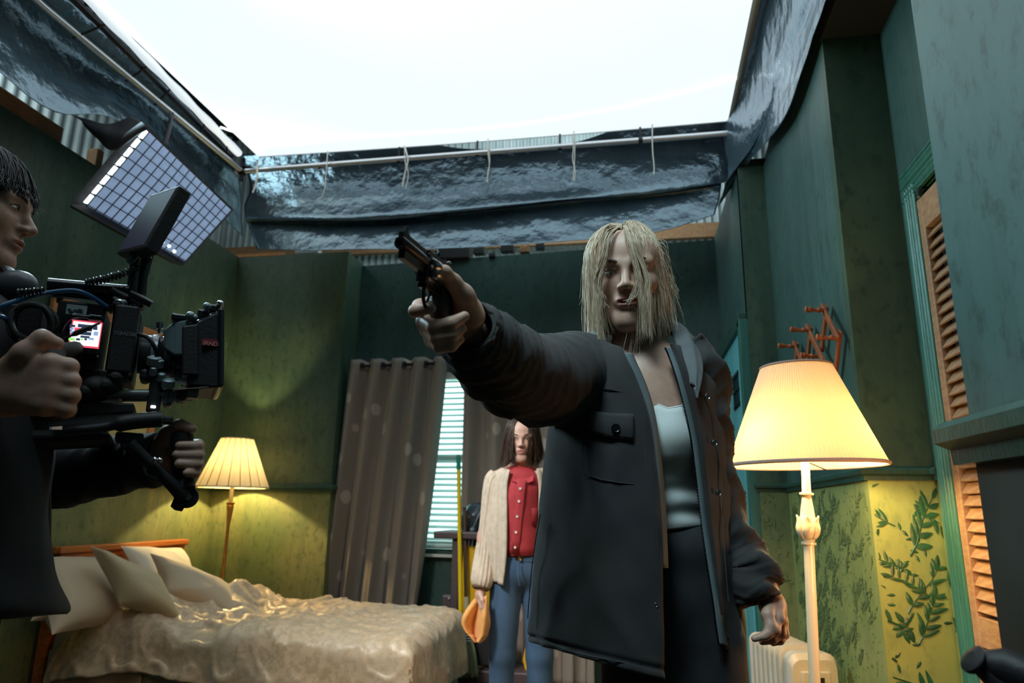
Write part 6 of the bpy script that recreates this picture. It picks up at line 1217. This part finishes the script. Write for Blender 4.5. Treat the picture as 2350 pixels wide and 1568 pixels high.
# top handle, lever, cables
TH = rtube('top_handle', [(110, 653, -.01), (296, 669, -.01)], .0105, M['black_shiny'], None, 14); rbox('handle_post', 236, 262, 662, 705, -.01, .03); rbox('handle_plate', 112, 250, 658, 676, -.012, .02)
rtube('lever', [(255, 666, .0), (292, 684, .0)], .006); rtube('lever', [(298, 673, .01), (348, 699, .012)], .006, M['black_shiny']); q = MB(); q.ball(rg(276, 696, 0), (.012, .012, .008), 14, 10, RB); q.build('lever_knob', M['steel'], RIG)
rbox('lever_block', 246, 310, 690, 705, -.01, .04); rtube('cable_blue', [(-60, 730, .03), (0, 704, .04), (40, 690, .03), (100, 674, .015), (165, 667, .01), (205, 678, .01), (246, 705, .0)], .0036, mat('cable_blue', (.01, .10, .24), .35), None, 8, 40)
rtube('cable_blue', [(-80, 715, .02), (-30, 722, .05), (6, 728, .05), (14, 734, .03)], .0036, bpy.data.materials['cable_blue'], None, 8, 20)
def coil(name, pts, turns, R_, r, mtl): 
    P = crv([rg(*p) for p in pts], turns*14); T = np.gradient(P, axis=0); T /= np.linalg.norm(T, axis=1)[:, None]; b = np.cross(T, RN); t = np.linspace(0, turns*6.283, len(P)); q = MB(); q.tube(P+b*(R_*np.cos(t))[:, None]+RN*(R_*np.sin(t))[:, None], r, 6); return q.build(name, mtl, RIG)
coil('coiled_cable', [(196, 650, .01), (235, 642, .01), (275, 631, .01), (312, 614, .0)], 14, .0052, .0017, M['black_shiny']); rtube('coiled_cable_end', [(310, 614, 0), (335, 606, .005), (346, 594, .01), (342, 588, .0)], .0015, M['black_shiny'], None, 6, 14)
coil('coiled_cable', [(38, 673, .03), (70, 671, .03), (102, 668, .03)], 7, .005, .0017, M['black_shiny'])
for k_ in range(7):                                              # the bundle of looped cable hanging on the back
    a = np.linspace(0, 6.283, 41)[:-1]; q = MB(); cx, cy = 74+rnd.uniform(-6, 6), 742+rnd.uniform(-6, 6); R1, R2 = rnd.uniform(40, 58), rnd.uniform(38, 56); w0 = rnd.uniform(.0, .035)
    q.tube([rg(cx+R1*math.cos(t), cy+R2*math.sin(t), w0+.006*math.sin(2*t+k_)) for t in a], .0032, 7, closed=True); q.build('cable_loop', M['rubber'] if k_ % 3 else M['black_shiny'], RIG)
# monitor on its arm
mc, mu = rg(353, 514, .0), unit(rg(396, 450, .0)-rg(322, 580, .0)); ML = np.linalg.norm(rg(396, 450, 0)-rg(318, 590, 0)); vd = EYE-mc; vd = unit(vd-mu*(vd@mu)); mt = unit(np.cross(mu, vd)); mt = mt if mt@RA > 0 else -mt; tw = math.radians(16); mn = unit(vd*math.cos(tw)+mt*math.sin(tw)); mt = unit(np.cross(mu, mn)); mt = mt if mt@RA > 0 else -mt
q = MB(); q.box(mc, (.024, .115, ML), np.stack([mt, mn, mu], 1)); MO = q.build('monitor', M['black'], RIG, smooth=False, bevel=.003)
q = MB(); q.box(mc-mt*.0122, (.001, .104, ML*.9), np.stack([mt, mn, mu], 1)); q.build('monitor_screen', mat('screen_off_gleam', (.02, .02, .05), .35, emit=(.10, .07, .16), estr=.06), MO, smooth=False)  # screen is off; its faint purple gleam is painted in as emission
q = MB(); q.lathe([(.001, .006), (.005, .006), (.005, 0)], 10, mc+mt*.011+mu*.01+mn*.02, mt); q.build('monitor_knob', M['black_shiny'], MO)
rtube('monitor_arm', [(300, 696, -.01), (306, 640, -.01), (312, 598, -.01)], .0085, M['black_shiny'], None, 12); rtube('monitor_arm', [(322, 680, -.02), (326, 635, -.02), (346, 566, -.02)], .0085, M['black_shiny'], None, 12)
q = MB(); q.ball(rg(310, 590, -.01), .012, 12, 8); q.tube([rg(296, 604, 0), rg(318, 578, 0)], .006, 8); q.ball(rg(347, 566, -.02), .011, 12, 8); q.build('arm_joint', M['black_shiny'], RIG); rbox('arm_base', 298, 334, 676, 702, -.0, .03)
# lens
LC = rg(345, 815, -.05); lx = lambda px: (rg(px, 812, -.05)-LC)@RA; px2 = lambda p: p*1.115/1590
LN = []
for nm, x0, x1, r0, r1, mt_ in (('lens_mount', 320, 346, 48, 48, 'gun'), ('lens_ring', 346, 362, 51, 51, 'grey'), ('lens_ring', 362, 377, 47, 50, 'blk'), ('lens_barrel', 376, 398, 48, 49, 'gun'), ('lens_ring', 396, 408, 53, 53, 'blk'), ('focus_ring', 407, 420, 60, 62, 'blk'), ('lens_front', 418, 440, 64, 66, 'gun')):
    q = MB(); q.lathe([(.004, lx(x0)), (px2(r0)*.97, lx(x0)), (px2(r0), lx(x0)+.001), (px2(r1), lx(x1)-.001), (px2(r1)*.97, lx(x1)), (.004, lx(x1))], 48, LC, RA)
    q.build(nm, {'gun': mat('lens_grey', (.06, .065, .07), .35, .4), 'grey': mat('lens_silver', (.30, .31, .34), .35, .5), 'blk': M['black_shiny']}[mt_], RIG, angle=30)
q = MB(); q.tube([rg(367, 766, -.05), rg(367, 755, -.05)], .0035, 8); q.tube([rg(367, 755, -.05), rg(367, 741, -.05)], .0062, 12); q.build('iris_peg', M['steel'], RIG)
rtube('motor_cable', [(318, 768, .0), (340, 776, .012), (356, 800, .012), (362, 830, .0)], .0034, None, None, 8, 20)
# matte box: pale flange, flared black hood, filter clamps, red filter tag
fl = mat('matte_box_alloy', (.22, .30, .33), .4, .3)
def hood(name, x0, x1, t0, b0, t1, b1, w0, w1, d0, d1, mtl, parent=None, bevel=.003):
    v = [rg(x0, b0, w0), rg(x1, b1, w1), rg(x1, t1, w1), rg(x0, t0, w0)]; bk = [v[0]-RN*d0, v[1]-RN*d1, v[2]-RN*d1, v[3]-RN*d0]; q = MB(); q.add(v+bk, [(0, 1, 2, 3), (7, 6, 5, 4), (0, 4, 5, 1), (1, 5, 6, 2), (2, 6, 7, 3), (3, 7, 4, 0)]); return q.build(name, mtl, parent or RIG, smooth=False, bevel=bevel)
hood('flange', 376, 400, 757, 800, 738, 815, -.015, -.005, .08, .10, fl); hood('flange', 398, 432, 738, 815, 734, 815, -.005, .005, .10, .12, fl)
MBX = hood('matte_box', 430, 502, 750, 884, 715, 890, .010, .022, .13, .155, M['black']); hood('matte_box_top', 430, 500, 745, 752, 712, 722, .004, .014, .12, .14, mat('matte_box_sheen', (.03, .04, .05), .2))
hood('filter_stage', 418, 456, 748, 860, 742, 862, .018, .018, .14, .14, M['black']); hood('front_rim', 500, 515, 706, 890, 704, 888, .028, .028, .165, .165, M['black_shiny'], None, .005)
hood('lower_flag', 400, 512, 893, 897, 884, 888, .01, .02, .12, .14, mat('flag_brown', (.05, .035, .02), .5))  # flag has a dark brown base colour
for x0, x1, y0, y1 in ((392, 430, 722, 734), (430, 450, 726, 736), (452, 482, 712, 728), (478, 506, 700, 714)): rbox('filter_clamp', x0, x1, y0, y1, .0, .05, M['black_shiny'], None, .003)
for px, py, rr in ((505, 698, .0065), (437, 726, .008), (475, 704, .007), (446, 730, .006)): q = MB(); q.ball(rg(px, py, .01), (rr, rr*1.5, rr), 14, 10, RB); q.build('clamp_knob', M['steel'] if px == 505 else fl, RIG)
pt = rg(464, 794, .0205); q = MB(); c = (rg(463, 794, .0200)+rg(501, 779, .0222))/2; q.box(c, (np.linalg.norm(rg(463, 787, .02)-rg(501, 787, .022)), .003, abs((rg(480, 794, .02)-rg(480, 779, .02))[2])), RB); TG = q.build('filter_tag', mat('tag_red', (.20, .012, .016), .6), MBX, smooth=False)
text('IRND 0.3', rg(465.5, 791.5, .0236), .0098, mat('tag_print', (.62, .30, .28), .6), TG)
# motors, rods, plates below the lens
for x0, x1, y0, y1, m_ in ((334, 372, 822, 868, M['black']), (333, 376, 866, 948, M['black']), (372, 402, 892, 930, mat('grey_dark', (.055, .07, .085), .4)), (402, 432, 895, 918, M['black']), (318, 346, 846, 872, M['black'])): rbox('focus_motor', x0, x1, y0, y1, .0, .05, m_, None, .006)
for px, py, rr in ((354, 826, .011), (364, 832, .008), (386, 878, .010), (371, 864, .006), (352, 850, .006)): q = MB(); q.lathe([(rr*.6, .006), (rr, .004), (rr, -.008)], 18, rg(px, py, .004), unit(UPZ+RN*.5)); q.build('gear_cap', fl, RIG)
rbox('status_lamp', 345, 358, 931, 936, .004, .004, emat('lamp_white', (.9, .96, 1), 3.5), None, .0015)
rtube('rod', [(165, 905, -.01), (452, 904, -.01)], .0075, mat('rod_grey', (.16, .17, .17), .4, .3), None, 14); rtube('rod', [(165, 914, -.09), (440, 911, -.09)], .0075, bpy.data.materials['rod_grey'], None, 14); rbox('rod_clamp', 428, 458, 893, 912, .004, .03, bpy.data.materials['rod_grey'], None, .003)
hood('base_plate', 60, 308, 918, 962, 925, 948, .0, .0, .14, .12, M['black']); rtube('arm_bar', [(144, 990, .01), (230, 982, .01), (300, 968, .01), (372, 962, .01)], [.008]*10+[.013]*10, None, None, 12, 20); rbox('arm_bar_end', 372, 399, 956, 972, .015, .02)
hood('shoulder_pad', -60, 250, 985, 1025, 985, 1012, .0, .0, .16, .14, M['rubber'], None, .012); rbox('side_clamp', 262, 330, 994, 1014, .01, .04); hood('side_bracket', 276, 316, 1000, 1030, 1005, 1040, .008, .008, .03, .03, M['black'])
# side handle: arm, rosette, grip
SHD = []
q = MB(); q.tube([rg(296, 1018, .008), rg(330, 1050, .004), rg(372, 1090, .0), rg(422, 1138, -.02)], [.0115, .0085, .0085, .013], 10); q.build('handle_arm', M['black'], RIG)
for px, py, rr in ((356, 1056, .0045), (367, 1057, .0045), (295, 960, .0035)): q = MB(); q.ball(rg(px, py, .016), rr, 10, 8); q.build('bolt', M['steel'], RIG)
q = MB(); q.lathe([(.001, .014), (.0165, .014), (.0175, .010), (.0175, -.018), (.001, -.018)], 22, rg(430, 1142, -.03), RN); q.build('rosette', M['black'], RIG, angle=40); q = MB(); q.lathe([(.0035, .0155), (.0052, .0155), (.0055, .013)], 14, rg(431, 1141, -.03), RN); q.build('rosette_bolt', M['steel'], RIG)
q = MB(); q.tube([rg(398, 1146, -.03), rg(412, 1150, -.03), rg(428, 1158, -.03)], [.012, .016, .013], 12); q.build('rosette_knob', M['black'], RIG)
q = MB(); q.tube(crv([g(421, 986, 1.178), g(417, 1030, 1.180), g(418, 1075, 1.180), g(428, 1125, 1.165)], 14), [.006, .0145, .0155, .0150, .0145, .0145, .0145, .0145, .0145, .0145, .0145, .014, .013, .012], 16, flat=1.15, up=HR); q.build('side_handle', M['rubber'], RIG)
q = MB(); q.tube(crv([g(120, 800, .968), g(122, 850, .958), g(118, 900, .955), g(112, 960, .962)], 12), .0165, 14); q.tube([g(118, 900, .96), rg(150, 930, -.02)], .012, 10); q.tube([g(124, 806, .965), g(150, 805, .985), rg(175, 800, .0)], .012, 10); q.build('rear_handle', M['rubber'], RIG)
